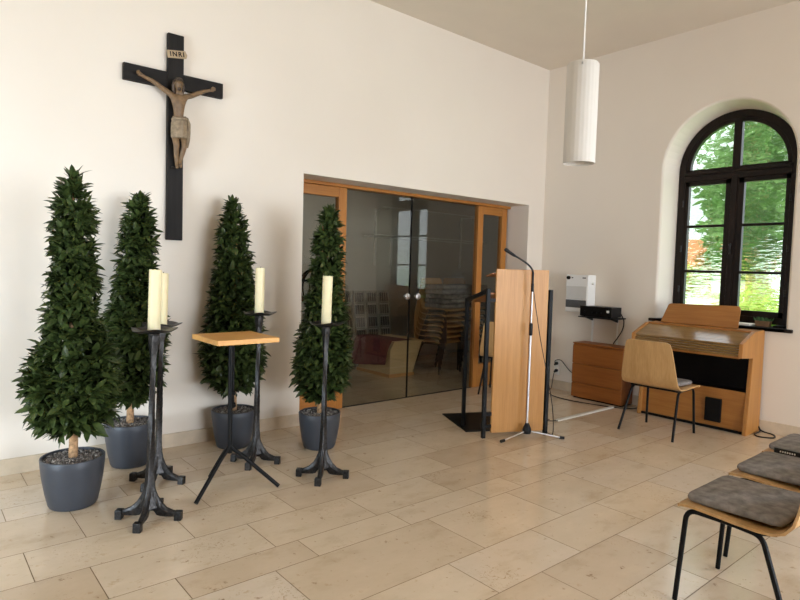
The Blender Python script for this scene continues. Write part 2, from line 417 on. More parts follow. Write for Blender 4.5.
# window_1 and the two further ones of the same wall
def arched_window(name, yc):
    root = bpy.data.objects.new(name, None); COL.objects.link(root); root.location = (.30, yc, 0); struct(root)
    z0 = 1.03; ro, ri = .59, .515
    fr = MB()
    A = arch_pts(0, ro, ZS, z0, 40); B = arch_pts(0, ri, ZS, z0+.07, 40)
    n = len(A)
    vs = [(-.02, p[0], p[1]) for p in A] + [(-.02, p[0], p[1]) for p in B] + [(.06, p[0], p[1]) for p in A] + [(.06, p[0], p[1]) for p in B]
    fs = []
    for i in range(n):
        j = (i+1) % n
        fs += [(i, j, n+j, n+i), (2*n+i, 3*n+i, 3*n+j, 2*n+j), (n+i, n+j, 3*n+j, 3*n+i), (i, 2*n+i, 2*n+j, j)]
    fr.add(vs, fs); f = fr.build('window_frame', M['winframe'], root, bevel=.006)
    mu = MB(); mu.bb(-.015, .055, -.04, .04, z0+.02, ZS+.555); mu.bb(-.032, .0, -.028, .028, z0+.05, ZS-.08)
    mu.build('mullion', M['winframe'], root, bevel=.006)
    tr = MB(); tr.bb(-.025, .055, -.53, .53, 2.535, 2.64); tr.bb(-.04, .0, -.52, .52, 2.60, 2.625)
    tr.build('transom', M['winframe'], root, bevel=.006)
    sa = MB()      # casement frames
    for s in (-1, 1):
        y0, y1 = sorted((s*.035, s*.53))
        sa.bb(-.01, .045, y0, y0+.055, z0+.05, 2.55); sa.bb(-.01, .045, y1-.055, y1, z0+.05, 2.55)
        sa.bb(-.01, .045, y0, y1, z0+.05, z0+.125); sa.bb(-.01, .045, y0, y1, 2.49, 2.545)
        # fanlight casement: thin curved strip and its foot
        P = arc((0, ZS), .525, PI/2-s*PI/2, PI/2, 18); Q = arc((0, ZS), .475, PI/2-s*PI/2, PI/2, 18)
        for i in range(18):
            q = [P[i], P[i+1], Q[i+1], Q[i]]; sa.prism([(a, c) for a, c in q], 0, -.008, .045)
        sa.bb(-.008, .045, y0, y1, 2.635, 2.665)
    sa.build('casement_frame', M['winframe'], root)
    for s in (-1, 1):
        for z in (2.045, 1.55):
            y0, y1 = sorted((s*.07, s*.50)); MB().bb(-.005, .035, y0, y1, z-.014, z+.014).build('glazing_bar', M['winframe'], root, bevel=.004)
    hd = MB(); hd.lathe([(.016, 0), (.016, .012)], 12, (-.05, 0, 1.83)); hd.bb(-.062, -.046, -.009, .009, 1.74, 1.85)
    hd.build('window_handle', M['iron'], root, bevel=.002)
    hi = MB()
    for s in (-1, 1):
        for z in (1.35, 2.3, 1.8): hi.lathe([(.009, -.035), (.009, .035)], 10, (-.026, s*.525, z))
    hi.build('hinge', M['iron'], root)
    g = MB(); pts = [(.02, p[0], p[1]) for p in arch_pts(0, .52, ZS, z0+.06, 40)]; g.add(pts, [tuple(range(len(pts)))])
    g.build('pane', M['wavy'] if yc == WIN[0] else M['clear'], root)
    sl = MB(); sl.bb(-.345, -.02, -.648, .648, .985, 1.018); sl.bb(-.345, -.30, -.70, .70, .985, 1.018)
    sl.build('window_sill', M['winframe'], root, bevel=.006)
    return root
for i, yc in enumerate(WIN): arched_window('window_%d' % (i+1), yc)

def glazed(name, axis, pos, a0, a1, z0, z1, n):
    """plain dark-framed glazing standing in a wall opening; axis 0: wall runs along x, 1: along y"""
    r = bpy.data.objects.new(name, None); COL.objects.link(r); struct(r)
    def B(mb, u0, u1, d0, d1, w0, w1): mb.bb(u0, u1, pos+d0, pos+d1, w0, w1) if axis == 0 else mb.bb(pos+d0, pos+d1, u0, u1, w0, w1)
    f = MB()
    B(f, a0, a0+.07, -.03, .03, z0, z1); B(f, a1-.07, a1, -.03, .03, z0, z1); B(f, a0, a1, -.03, .03, z0, z0+.07); B(f, a0, a1, -.03, .03, z1-.07, z1)
    for k in range(1, n): x = a0+(a1-a0)*k/n; B(f, x-.03, x+.03, -.025, .025, z0, z1)
    f.build('window_frame', M['winframe'], r)
    g = MB()
    if axis == 0: g.add([(a0, pos, z0), (a1, pos, z0), (a1, pos, z1), (a0, pos, z1)], [(0,1,2,3)])
    else: g.add([(pos, a0, z0), (pos, a1, z0), (pos, a1, z1), (pos, a0, z1)], [(0,1,2,3)])
    g.build('pane', M['clear'], r)
glazed('window_4', 0, YB-.2, RW[0], RW[1], .12, 2.9, 4)
glazed('window_5', 1, XL-.2, FW[0], FW[1], .02, 2.2, 2)
glazed('window_6', 1, BX0-.1, 1.0, 2.0, 1.0, 2.2, 2)  # added unseen window that brightens the store room

# ------------------------------------------------------------------ doors in the opening
def framed_panel(name, x0, x1, st, g0):
    r = bpy.data.objects.new(name, None); COL.objects.link(r); r.location = (0, DY, 0); struct(r)
    z1 = 2.30
    f = MB()
    f.bb(x0, x0+st, -.035, .035, 0.004, z1); f.bb(x1-st, x1, -.035, .035, 0.004, z1)
    f.build('door_stile', M['frame'], r, bevel=.004)
    f = MB(); f.bb(x0+st, x1-st, -.034, .034, z1-.10, z1); f.bb(x0+st, x1-st, -.034, .034, .004, .30)
    f.build('door_rail', M['framex'], r, bevel=.004)
    MB().bb(x0+st-.005, x1-st+.005, -.005, .005, .295, z1-.095).build('pane', M['glass'], r)
    return r
framed_panel('door_1', OX0+.004, -2.90, .10, 0)
framed_panel('door_4', -.905, -.315-.04, .095, 0)
struct(MB().bb(OX0+.004, OX1-.004, DY-.06, DY+.06, 2.301, 2.334).build('trim_1', M['framex'], bevel=.003))
for i, (x0, x1, hx) in enumerate(((-2.897, -1.985, -2.06), (-1.978, -.908, -1.90))):
    r = bpy.data.objects.new('door_%d' % (i+2), None); COL.objects.link(r); r.location = (0, DY, 0); struct(r)
    MB().bb(x0, x1, -.005, .005, .008, 2.298).build('pane', M['glass'], r)
    ed = MB(); xe = x1 if i == 0 else x0
    ed.bb(xe-.004, xe+.004, -.0065, .0065, .008, 2.298); ed.build('edge_strip', M['dark'], r)
    h = MB(); h.lathe([(.012, 0), (.012, .03), (.03, .034), (.038, .05), (.034, .064), (.02, .07)], 24)
    ho = h.build('door_knob', M['chrome'], r, smooth='auto'); ho.rotation_euler.x = PI/2; ho.location = (hx, -.005, 1.175)
    pl = MB(); pl.bb(x0+(.0 if i else .0), x0+.16 if i == 0 else x1, -.01, .01, .008, .045) if False else None
struct(MB().bb(-2.9, -.905, DY-.012, DY+.012, -.001, .006).build('trim_2', M['dark']))

# ------------------------------------------------------------------ crucifix
def crucifix():
    r = thing('crucifix', 'dark wooden crucifix with pale carved figure hanging on the white wall', 'crucifix', (-4.776, 0, 1.665))
    MB().bb(-.068, .054, -.045, -.004, 0, 1.585).build('upright_beam', M['crossw'], r, bevel=.004)
    cb = MB(); cb.bb(-.388, -.0685, -.043, -.004, 1.166, 1.288); cb.bb(.0545, .376, -.043, -.004, 1.172, 1.292); cb.build('crossbeam', M['crossx'], r, bevel=.004)
    # plaque
    pq = MB(); pq.prism([(-.074, -.029), (.070, -.029), (.081, -.004), (.069, .028), (-.075, .028)], 1, -.056, -.0455); p = pq.build('plaque', M['plaque'], r, bevel=.002)
    p.location = (-.004, 0, 1.432); p.rotation_euler.y = math.radians(-9)
    fc = bpy.data.curves.new('lettering', 'FONT'); fc.body = 'INRI'; fc.space_character = 1.25; fc.size = .050; fc.align_x = 'CENTER'; fc.extrude = .0012; fc.offset = .0012
    to = bpy.data.objects.new('tmp_text', fc); COL.objects.link(to)
    dg = bpy.context.evaluated_depsgraph_get(); me = bpy.data.meshes.new_from_object(to.evaluated_get(dg)); bpy.data.objects.remove(to)
    me.materials.clear(); me.materials.append(M['dark'])
    lo = bpy.data.objects.new('lettering', me); COL.objects.link(lo); lo.parent = p; lo.rotation_euler = (PI/2, 0, 0); lo.location = (0, -.0572, -.017)
    # body: one skinned surface. x right, y out of wall (negative), z up relative to the base of the upright
    zb = 1.665
    J = [  # name, pos, radius(x,y)
        ((.004, -.085, .835), (.040, .032)),   # 0 pelvis
        ((.004, -.092, .905), (.033, .026)),   # 1 waist
        ((.000, -.100, .985), (.046, .032)),   # 2 ribs
        ((.000, -.098, 1.050), (.054, .033)),  # 3 chest
        ((.000, -.095, 1.085), (.030, .022)),  # 4 upper chest
        ((-.004, -.105, 1.125), (.017, .017)), # 5 neck
        ((-.008, -.122, 1.155), (.023, .026)), # 6 jaw
        ((-.010, -.125, 1.190), (.029, .034)), # 7 skull
        ((-.008, -.120, 1.215), (.019, .024)), # 8 crown
        ((-.060, -.090, 1.092), (.023, .021)), # 9 L shoulder
        ((-.120, -.078, 1.120), (.0195, .0185)), # 10
        ((-.178, -.070, 1.158), (.017, .017)), # 11 elbow
        ((-.225, -.068, 1.182), (.0150, .014)), # 12
        ((-.288, -.060, 1.202), (.0115, .011)), # 13 wrist
        ((-.314, -.064, 1.214), (.0165, .0105)), # 14 palm
        ((.058, -.090, 1.095), (.023, .021)),  # 15 R shoulder
        ((.115, -.078, 1.118), (.0195, .0185)),
        ((.168, -.070, 1.150), (.017, .017)),
        ((.215, -.068, 1.178), (.0150, .014)),
        ((.262, -.060, 1.200), (.0115, .011)),
        ((.281, -.064, 1.213), (.0165, .0105)), # 20 palm
        ((-.020, -.090, .775), (.026, .027)),  # 21 L hip
        ((-.026, -.108, .705), (.022, .024)),  # 22 thigh
        ((-.022, -.122, .640), (.018, .020)),  # 23 knee
        ((-.018, -.105, .580), (.0165, .018)),  # 24 calf
        ((-.008, -.088, .500), (.013, .0135)), # 25 ankle
        ((-.010, -.104, .470), (.014, .012)),  # 26 foot
        ((-.012, -.112, .438), (.011, .008)),  # 27 toes
        ((.030, -.090, .775), (.026, .027)),   # 28 R hip
        ((.038, -.112, .705), (.022, .024)),
        ((.036, -.128, .645), (.018, .020)),
        ((.028, -.110, .585), (.0165, .018)),
        ((.014, -.098, .505), (.013, .0135)),
        ((.012, -.118, .478), (.014, .012)),
        ((.012, -.128, .446), (.011, .008)),   # 34
    ]
    E = [(0,1),(1,2),(2,3),(3,4),(4,5),(5,6),(6,7),(7,8),(3,9),(9,10),(10,11),(11,12),(12,13),(13,14),(3,15),(15,16),(16,17),(17,18),(18,19),(19,20),
         (0,21),(21,22),(22,23),(23,24),(24,25),(25,26),(26,27),(0,28),(28,29),(29,30),(30,31),(31,32),(32,33),(33,34)]
    # five short fingers on either hand
    for pi_, s in ((14, -1), (20, 1)):
        base = Vector(J[pi_][0])
        for a, ln in ((-.75, .021), (-.25, .032), (.12, .036), (.45, .033), (.80, .026)):
            d = Vector((s*math.cos(a), -.35, math.sin(a)+.15)).normalized()
            J.append((tuple(base+d*(.012+ln*.5)), (.0046, .0046))); E.append((pi_, len(J)-1))
            d2 = (d+Vector((0, -.7, .1))).normalized()
            J.append((tuple(base+d*(.012+ln*.5)+d2*ln*.6), (.004, .004))); E.append((len(J)-2, len(J)-1))
    ZQ = lambda z: 1.226-(1.226-z)*.86
    J = [((p_[0]*(.93 if p_[0] > .1 else .865 if p_[0] < -.1 else 1)-.004, p_[1], ZQ(p_[2])), (q_[0]*1.28, q_[1]*1.15)) if i < 35 else ((p_[0]*(.93 if p_[0] > 0 else .865)-.004, p_[1], ZQ(p_[2])), (q_[0]*1.25, q_[1]*1.25)) for i, (p_, q_) in enumerate(J)]
    me = bpy.data.meshes.new('tmp_body'); me.from_pydata([j[0] for j in J], E, [])
    o = bpy.data.objects.new('tmp_body', me); COL.objects.link(o)
    sk = o.modifiers.new('s', 'SKIN'); sk.branch_smoothing = .6
    for i, sv in enumerate(me.skin_vertices[0].data): sv.radius = J[i][1]; sv.use_root = (i == 0)
    ss = o.modifiers.new('d', 'SUBSURF'); ss.levels = 2; ss.render_levels = 2
    dg = bpy.context.evaluated_depsgraph_get(); bm2 = bpy.data.meshes.new_from_object(o.evaluated_get(dg)); bpy.data.objects.remove(o)
    bm2.name = 'carved_figure'; bm2.materials.clear(); bm2.materials.append(M['flesh'])
    bm2.polygons.foreach_set('use_smooth', [True]*len(bm2.polygons))
    fig = bpy.data.objects.new('carved_figure', bm2); COL.objects.link(fig); fig.parent = r
    # nose, brow, ears
    fa = MB()
    def ell(c, rx, ry, rz, n=12, mbx=None):
        mbx.loft([[(c[0]+rx*math.sin(PI*(i+.02)/(n*1.0)*1.0)*math.cos(2*PI*k/n), c[1]+ry*math.sin(PI*(i+.02)/n)*math.sin(2*PI*k/n), c[2]-rz*math.cos(PI*(i+.02)/n)) for k in range(n)] for i in range(n+1)])
    ell((-.010, -.160, 1.180), .0055, .008, .012, 10, fa); ell((-.022, -.152, 1.190), .009, .006, .004, 10, fa); ell((.002, -.152, 1.190), .009, .006, .004, 10, fa)
    ell((-.039, -.125, 1.182), .004, .008, .012, 10, fa); ell((.019, -.125, 1.182), .004, .008, .012, 10, fa); ell((-.010, -.153, 1.160), .009, .005, .003, 10, fa)
    def squash(mb): mb.v = [(p_[0]-.004, p_[1], ZQ(p_[2])) for p_ in mb.v]; return mb
    squash(fa).build('face', M['flesh'], fig, smooth=True)
    ha = MB()
    ell((-.010, -.112, 1.205), .034, .038, .030, 14, ha)
    for s in (-1, 1): ha.tube([(-.010+s*.030, -.118, 1.205), (-.010+s*.037, -.112, 1.165), (-.008+s*.036, -.108, 1.125), (-.008+s*.030, -.112, 1.098)], [.012, .014, .012, .006], 8)
    ell((-.010, -.142, 1.134), .017, .012, .016, 10, ha); ell((-.010, -.132, 1.222), .028, .022, .014, 10, ha)
    for k in range(12):   # crown of thorns
        t = 2*PI*k/12; t2 = t+PI/6; P = lambda a, dz: (-.010+.036*math.cos(a), -.116+.040*math.sin(a), 1.207+dz)
        ha.tube([P(t, -.003), P((t+t2)/2, .004), P(t2, -.003)], .0045, 6)
    squash(ha).build('hair', M['hair'], fig, smooth=True)
    # loincloth: folded wrap, with a hanging knot at the side
    lc = MB(); rings = []
    for i, (z, rx, ry, cy) in enumerate(((.905, .046, .040, -.092), (.885, .056, .047, -.093), (.865, .052, .046, -.093), (.845, .058, .050, -.093), (.80, .060, .052, -.094), (.76, .062, .053, -.098), (.725, .062, .050, -.104), (.712, .058, .046, -.106))):
        rings.append([(.006+(rx+.004*math.sin(9*t+i*.9))*math.cos(t), cy+(ry+.004*math.sin(11*t+i))*math.sin(t), z+.014*math.cos(t-.6)*(1 if i < 3 else .5)) for t in [2*PI*k/48 for k in range(48)]])
    lc.loft(rings)
    lc.tube([(-.05, -.115, .885), (-.02, -.142, .872), (.02, -.145, .878), (.055, -.12, .892)], [.010, .012, .012, .010], 8)
    lc.tube([(.058, -.105, .895), (.072, -.105, .85), (.070, -.105, .77), (.064, -.108, .70), (.062, -.108, .635)], [.012, .016, .018, .018, .008], 8)
    lc.v = [(.006+(p_[0]-.006)*1.02, p_[1]*1.06, p_[2]) for p_ in lc.v]
    squash(lc).build('loincloth', M['loin'], fig, smooth=True)
    for c in ((-.276, 1.214), (.257, 1.213), (-.002, .582)): MB().tube([(c[0], -.045, c[1]), (c[0], -.14 if c[1] < 1 else -.078, c[1])], .004, 8).build('nail', M['iron'], r)
    MB().bb(-.042, .018, -.10, -.0455, .555, .568).build('foot_ledge', M['crossw'], r)
crucifix()

# ------------------------------------------------------------------ potted laurel cones
def interp(prof, z):
    for (z0, r0), (z1, r1) in zip(prof, prof[1:]):
        if z0 <= z <= z1: return r0+(r1-r0)*(z-z0)/(z1-z0)
    return 0
def tree(loc, label, h, prof, seed, potr, poth, rot, tip=0, ywall=None):
    rnd = random.Random(seed)
    r = thing('potted_laurel', label, 'potted tree', loc, rot, 'potted laurel cones along the wall')
    R = potr
    p = MB(); p.lathe([(R*.66, 0), (R*.72, .004), (R*.765, .018), (R*.85, poth*.28), (R*.935, poth*.58), (R*.985, poth*.84), (R, poth*.985), (R*.985, poth), (R*.93, poth), (R*.915, poth-.04), (R*.90, poth-.06)], 48)
    p.build('pot', M['pot'], r, smooth='auto')
    g = MB(); rings = []
    for i, q in enumerate((.905, .7, .45, .2, .02)):
        rings.append([(R*q*math.cos(2*PI*k/40), R*q*math.sin(2*PI*k/40), poth-.020+.012*(1-q)+rnd.uniform(-.004, .004)) for k in range(40)])
    g.loft(rings)
    for k in range(420):    # pebbles
        a = rnd.uniform(0, 2*PI); q = R*.88*math.sqrt(rnd.random()); s = rnd.uniform(.006, .011); c = (q*math.cos(a), q*math.sin(a), poth-.012)
        oct_ = [(s, 0, 0), (0, s, 0), (-s, 0, 0), (0, -s, 0), (0, 0, s*.8), (0, 0, -s*.8)]
        g.add([(c[0]+x, c[1]+y, c[2]+z) for x, y, z in oct_], [(0,1,4),(1,2,4),(2,3,4),(3,0,4),(1,0,5),(2,1,5),(3,2,5),(0,3,5)])
    go = g.build('gravel', M['gravel'], r, fix=False); go['kind'] = 'stuff'
    t = MB(); bend = [(rnd.uniform(-.012, .012), rnd.uniform(-.012, .012)) for _ in range(8)]
    t.tube([(0, 0, poth-.05)] + [(bend[i][0], bend[i][1], poth+(h*.93-poth)*(i+1)/8) for i in range(8)], [.026, .024, .022, .018, .014, .012, .01, .008, .005], 10)
    t.build('trunk', M['bark'], r, smooth=True)
    # foliage: leaves in loose whorls on short shoots
    vs, fs = [], []
    def leaf(p, d, L, W, roll):
        d = d.normalized(); side = d.cross(Vector((0, 0, 1)))
        if side.length < .05: side = Vector((1, 0, 0))
        side.normalize(); up = side.cross(d)
        side, up = side*math.cos(roll)+up*math.sin(roll), up*math.cos(roll)-side*math.sin(roll)
        o = len(vs); cv = rnd.uniform(-.25, .10)*L
        for t, w in ((0, .06), (.28, .82), (.55, 1.0), (.80, .62)):
            c = p+d*(L*t)+up*(cv*t*t*2)
            for s in (-1, 0, 1): vs.append(tuple(c+side*(s*W*.5*w)+up*(abs(s)*W*.16*w)))
        vs.append(tuple(p+d*L+up*(cv*2)))
        for i in range(3):
            for s in (0, 1):
                a = o+i*3+s; fs.append((a, a+1, a+4, a+3))
        fs.append((o+9, o+10, o+12)); fs.append((o+10, o+11, o+12))
    z0, z1 = prof[0][0], prof[-1][0]
    Z = []; N = 900
    tot = 0; tab = []
    for i in range(200):
        z = z0+(z1-z0)*i/199; tot += interp(prof, z)+.02; tab.append((tot, z))
    for k in range(N):
        u = rnd.random()*tot; z = next(zz for c, zz in tab if c >= u)+rnd.uniform(-.01, .01)
        a = rnd.uniform(0, 2*PI); Rz = max(.01, interp(prof, min(max(z, z0), z1)))
        inner = k % 3 == 0
        q = Rz*(rnd.uniform(.12, .55) if inner else rnd.uniform(.58, .84))-.02
        out = Vector((math.cos(a), math.sin(a), 0)); c = out*q+Vector((0, 0, z))
        ax = (out+Vector((rnd.uniform(-.3, .3), rnd.uniform(-.3, .3), rnd.uniform(.05, .8)))).normalized()
        if z > z1-.12: ax = (ax+Vector((0, 0, 1.2))).normalized()
        e1 = ax.cross(Vector((0, 0, 1))); e1 = e1.normalized() if e1.length > .05 else Vector((1, 0, 0)); e2 = ax.cross(e1)
        ph = rnd.uniform(0, 6)
        for j in range(rnd.choice((5, 6, 7))):
            b = ph+j*2.4; spread = rnd.uniform(.45, 1.25)
            d = ax+(e1*math.cos(b)+e2*math.sin(b))*spread
            L = rnd.uniform(.065, .105)*(.82+.22*min(1, Rz/.2)); leaf(c+ax*(.006*j), d, L, L*rnd.uniform(.34, .44), rnd.uniform(-.7, .7))
    for j in range(9):      # leader at the tip
        b = j*2.4; leaf(Vector((0, 0, h-.085+.003*j)), Vector((math.cos(b)*.6, math.sin(b)*.6, 1.0)), rnd.uniform(.09, .115), .034, rnd.uniform(-.4, .4))
    fv = []
    for x, y, z in vs:      # slight sway of the crown; leaves are pressed flat where they meet the wall
        x += .765*tip*max(0, z-poth)/(h-poth); y -= .643*tip*max(0, z-poth)/(h-poth)
        if ywall is not None and y > ywall-.05: y = ywall-.05+.05*(1-math.exp(-(y-ywall+.05)/.05))
        fv.append((x, y, z))
    me = bpy.data.meshes.new('foliage'); me.from_pydata(fv, [], fs); me.materials.append(M['leaf'])
    me.polygons.foreach_set('use_smooth', [True]*len(me.polygons))
    f = bpy.data.objects.new('foliage', me); COL.objects.link(f); f.parent = r
    return r
PA = [(.43, .08), (.48, .18), (.56, .25), (.68, .27), (.80, .255), (.95, .19), (1.10, .142), (1.30, .12), (1.50, .112), (1.70, .10), (1.84, .08), (1.95, .03)]
PB = [(.44, .06), (.50, .15), (.60, .215), (.74, .225), (.90, .215), (1.10, .18), (1.25, .155), (1.42, .13), (1.60, .115), (1.75, .095), (1.85, .065), (1.92, .025)]
PC = [(.44, .07), (.50, .18), (.60, .245), (.74, .25), (.90, .23), (1.05, .205), (1.20, .170), (1.40, .14), (1.60, .115), (1.75, .095), (1.87, .065), (1.95, .025)]
PD = [(.40, .07), (.46, .18), (.56, .235), (.70, .235), (.88, .205), (1.05, .178), (1.20, .150), (1.40, .12), (1.60, .10), (1.75, .09), (1.85, .06), (1.92, .025)]
tree((-5.65, -.80, 0), 'largest laurel cone in a grey pot, nearest the camera, beside two candle stands', 2.03, PA, 11, .178, .302, 0, .01)
tree((-5.165, -.235, 0), 'laurel cone in a grey pot against the wall, behind the tall pair of candles', 1.98, PB, 23, .175, .318, 0, .075, .205)
tree((-4.365, -.245, 0), 'laurel cone in a grey pot behind the small square table, right of the crucifix', 2.02, PC, 37, .176, .305, 0, -.03, .215)
tree((-3.805, -.668, 0), 'laurel cone in a grey pot standing in front of the wooden door frame', 1.98, PD, 53, .172, .295, 0, .05)

# ------------------------------------------------------------------ iron candle stands and candles
def candle_stand(loc, rot, h, label):
    r = thing('candle_stand', label, 'candle stand', loc, rot, 'wrought iron candle stands')
    # column: slightly twisted, hammered square bar, flaring at foot and head
    c = MB(); rings = []
    prof = [(.052, .075), (.046, .10), (.036, .14), (.028, .19), (.0225, .26), (.019, .36), (.0175, .50), (.0165, .70), (.0165, .86), (.0185, .95), (.0225, h-.085), (.027, h-.05), (.024, h-.02)]
    rnd = random.Random(int(h*1e4)+int(rot*100))
    for i in range(60):
        z = .075+(h-.02-.075)*i/59; rr = None
        for (a, za), (b_, zb) in zip(prof, prof[1:]):
            if za-1e-6 <= z <= zb+1e-6: rr = a+(b_-a)*(z-za)/(zb-za); break
        rr = rr or prof[-1][0]
        tw = 2.2*max(0, z-.3)
        rr *= 1+rnd.uniform(-.05, .05)
        rings.append([(rr*(1+.16*math.cos(4*k*2*PI/16))*math.cos(2*PI*k/16+tw), rr*(1+.16*math.cos(4*k*2*PI/16))*math.sin(2*PI*k/16+tw), z) for k in range(16)])
    c.loft(rings); c.build('column', M['iron'], r, smooth='auto')
    for k in range(4):      # four web-like legs with block feet
        a = k*PI/2; ca, sa = math.cos(a), math.sin(a)
        l = MB(); path = [(.008, .07, .30, .016), (.022, .060, .235, .017), (.034, .050, .175, .018), (.048, .030, .142, .018), (.068, .024, .108, .017), (.10, .022, .076, .0155), (.14, .022, .058, .0145), (.180, .025, .052, .013)]
        rg = []
        for d, z0, z1, wd in path:
            zm = z0+(z1-z0)*.6
            rg.append([(ca*d-sa*q*wd, sa*d+ca*q*wd, z) for q, z in ((-.8, z0), (.8, z0), (1, zm), (.45, z1), (-.45, z1), (-1, zm))])
        l.loft(rg)
        l.box((ca*.168, sa*.168, .027), (.040, .044, .054), Matrix.Rotation(a, 3, 'Z'))
        l.build('leg', M['iron'], r, bevel=.004)
    hd = MB(); hd.lathe([(.012, h-.024), (.032, h-.022), (.034, h-.012), (.026, h-.006), (.010, h-.004)], 20); hd.build('collar', M['iron'], r, smooth='auto')
    # drip pan: hammered dish with uneven, lobed rim
    p = MB(); n = 40; rg = []
    lob = [1.0+.26*max(0, math.cos(2*(2*PI*k/n)+.3))**3+.05*math.sin(5*2*PI*k/n+1) for k in range(n)]
    for q, z in ((.012, -.008), (.05, -.006), (.092, .000), (.118, .010), (.125, .015), (.121, .017), (.092, .006), (.048, 0.0), (.010, 0.0)):
        rg.append([(q*(lob[k] if q > .06 else 1)*math.cos(2*PI*k/n), q*(lob[k] if q > .06 else 1)*math.sin(2*PI*k/n), h+z+(.006*math.sin(4*2*PI*k/n) if q > .09 else 0)) for k in range(n)])
    p.loft(rg); p.build('drip_pan', M['iron'], r, smooth='auto')
    return r
def candle(loc, h, label, seed):
    r = thing('candle', label, 'candle', loc, 0, 'cream pillar candles'); rnd = random.Random(seed)
    R = .0345; n = 32; b = MB(); rg = []
    for q, z in ((R*.97, 0), (R, .004), (R, h-.02), (R*.995, h-.004), (R*.93, h), (R*.6, h-.006), (R*.15, h-.012)):
        rg.append([(q*math.cos(2*PI*k/n), q*math.sin(2*PI*k/n), z+(rnd.uniform(-.0015, .0015) if z > h-.01 else 0)) for k in range(n)])
    b.loft(rg); b.build('wax_body', M['wax'], r, smooth='auto')
    MB().tube([(0, 0, h-.014), (.001, 0, h-.002), (.004, .002, h+.008)], .0022, 6).build('wick', M['dark'], r)
    return r
for (x, y, rot, h, hc, l1, l2, ln, tl) in (
    (-5.354, -1.29, math.radians(53), 1.098, .350, 'black iron candle stand nearest the camera, beside the largest laurel', 'cream candle on the nearest stand, left of the tall pair', .0, .022),
    (-5.126, -.727, math.radians(46), 1.068, .350, 'black iron candle stand with twisted column, partly behind the nearest stand', 'cream candle half hidden behind the nearest candle', .0, .022),
    (-4.407, -.731, math.radians(46), 1.122, .345, 'black iron candle stand behind the small square table', 'cream candle above the square table, before the bare wall', .0, .010),
    (-4.166, -1.286, math.radians(47), 1.086, .340, 'black iron candle stand in front of the laurel by the door', 'cream candle leaning slightly before the laurel by the door', .012, .003)):
    st = candle_stand((x, y, 0), rot, h, l1); lean(st, tl)
    ca_ = candle((x+.765*h*tl, y-.643*h*tl, h+.0005), hc, l2, int(h*1000)+int(x*10)); lean(ca_, tl+ln)

# ------------------------------------------------------------------ small tripod table
def tripod_table():
    r = thing('tripod_table', 'small square wooden tabletop on a black tripod among the candle stands', 'table', (-4.79, -1.125, 0))
    t = MB(); t.box((.035, .01, 1.005), (.42, .42, .032), Matrix.Rotation(math.radians(0), 3, 'Z')); t.build('tabletop', M['tabletop'], r, bevel=.003)
    c = MB(); c.tube([(0, 0, .245), (0, 0, .985)], .0155, 14); c.build('column', M['black'], r, smooth='auto')
    c = MB(); c.tube([(.024, .012, .54), (.024, .012, .975)], .008, 12); c.tube([(-.004, 0, .56), (.03, .014, .56)], .02, 12); c.tube([(-.004, 0, .64), (.03, .014, .64)], .016, 12); c.build('height_rod', M['black'], r, smooth='auto')
    c = MB(); c.box((.0, 0, .984), (.14, .14, .010)); c.build('top_plate', M['black'], r)
    for e in ((-.275, -.13), (.278, -.16), (-.019, .273)):
        d = Vector((e[0], e[1], 0)); u = d.normalized()
        p = smoothpath([(0, 0, .30), Vector((0, 0, .265))+u*.03, u*.075+Vector((0, 0, .232)), d+Vector((0, 0, .012))], .05, 5)
        MB().tube(p, .0135, 12).build('leg', M['black'], r, smooth='auto')
tripod_table()

# ------------------------------------------------------------------ lectern
def lectern():
    d = Vector((.907, -.42, 0)); L0 = Vector((-2.475, -1.281, 0)); W = .612
    rot = math.atan2(d.y, d.x)
    r = thing('lectern', 'tall wooden lectern panel between black steel legs on a black base plate', 'lectern', L0, rot)
    # local: x along the front, y backwards
    fp = MB(); fp.bb(.072, .400, -.010, .018, .045, 1.512); fp.build('front_panel', M['oak'], r, bevel=.002)
    fp = MB(); fp.bb(.424, .584, -.010, .018, .045, 1.512); fp.build('front_panel', M['oak'], r, bevel=.002)
    fp = MB(); fp.bb(.395, .43, .012, .030, .045, 1.508); fp.build('joint_strip', M['oakx'], r)
    for nm, x in (('left', 0), ('right', W)):
        f = MB(); f.bb(x-.017, x+.017, -.017, .017, 0, 1.335); f.build('leg', M['black'], r, bevel=.002)
        f = MB(); f.bb(x-.056, x-.024, .375, .407, .013, 1.225); f.build('leg', M['black'], r, bevel=.002)
        f = MB(); f.loft([[(x-.0155, -.016, 1.300), (x+.0155, -.016, 1.300), (x+.0155, -.016, 1.336), (x-.0155, -.016, 1.336)], [(x-.0555, .407, 1.192), (x-.0245, .407, 1.192), (x-.0245, .407, 1.226), (x-.0555, .407, 1.226)]]); f.build('side_bar', M['black'], r, bevel=.002)
    for z in (.09, .20, 1.22):
        MB().bb(.017, .0725, -.006, .006, z, z+.03).build('bracket', M['black'], r); MB().bb(.5835, W-.016, -.006, .006, z, z+.03).build('bracket', M['black'], r)
    f = MB(); f.prism([(.02, 1.285), (.375, 1.195), (.375, 1.212), (.02, 1.302)], 0, .018, W-.06); f.build('reading_board', M['cab'], r, bevel=.002)
    f = MB(); f.prism([(.019, 1.462), (.16, 1.438), (.16, 1.452), (.019, 1.476)], 0, .04, .57); f.build('book_rest', M['cab'], r, bevel=.002)
    f = MB(); f.bb(-.085, W-.01, .20, .86, 0.001, .012); f.build('base_plate', M['black'], r, bevel=.002)
    return r
lectern()

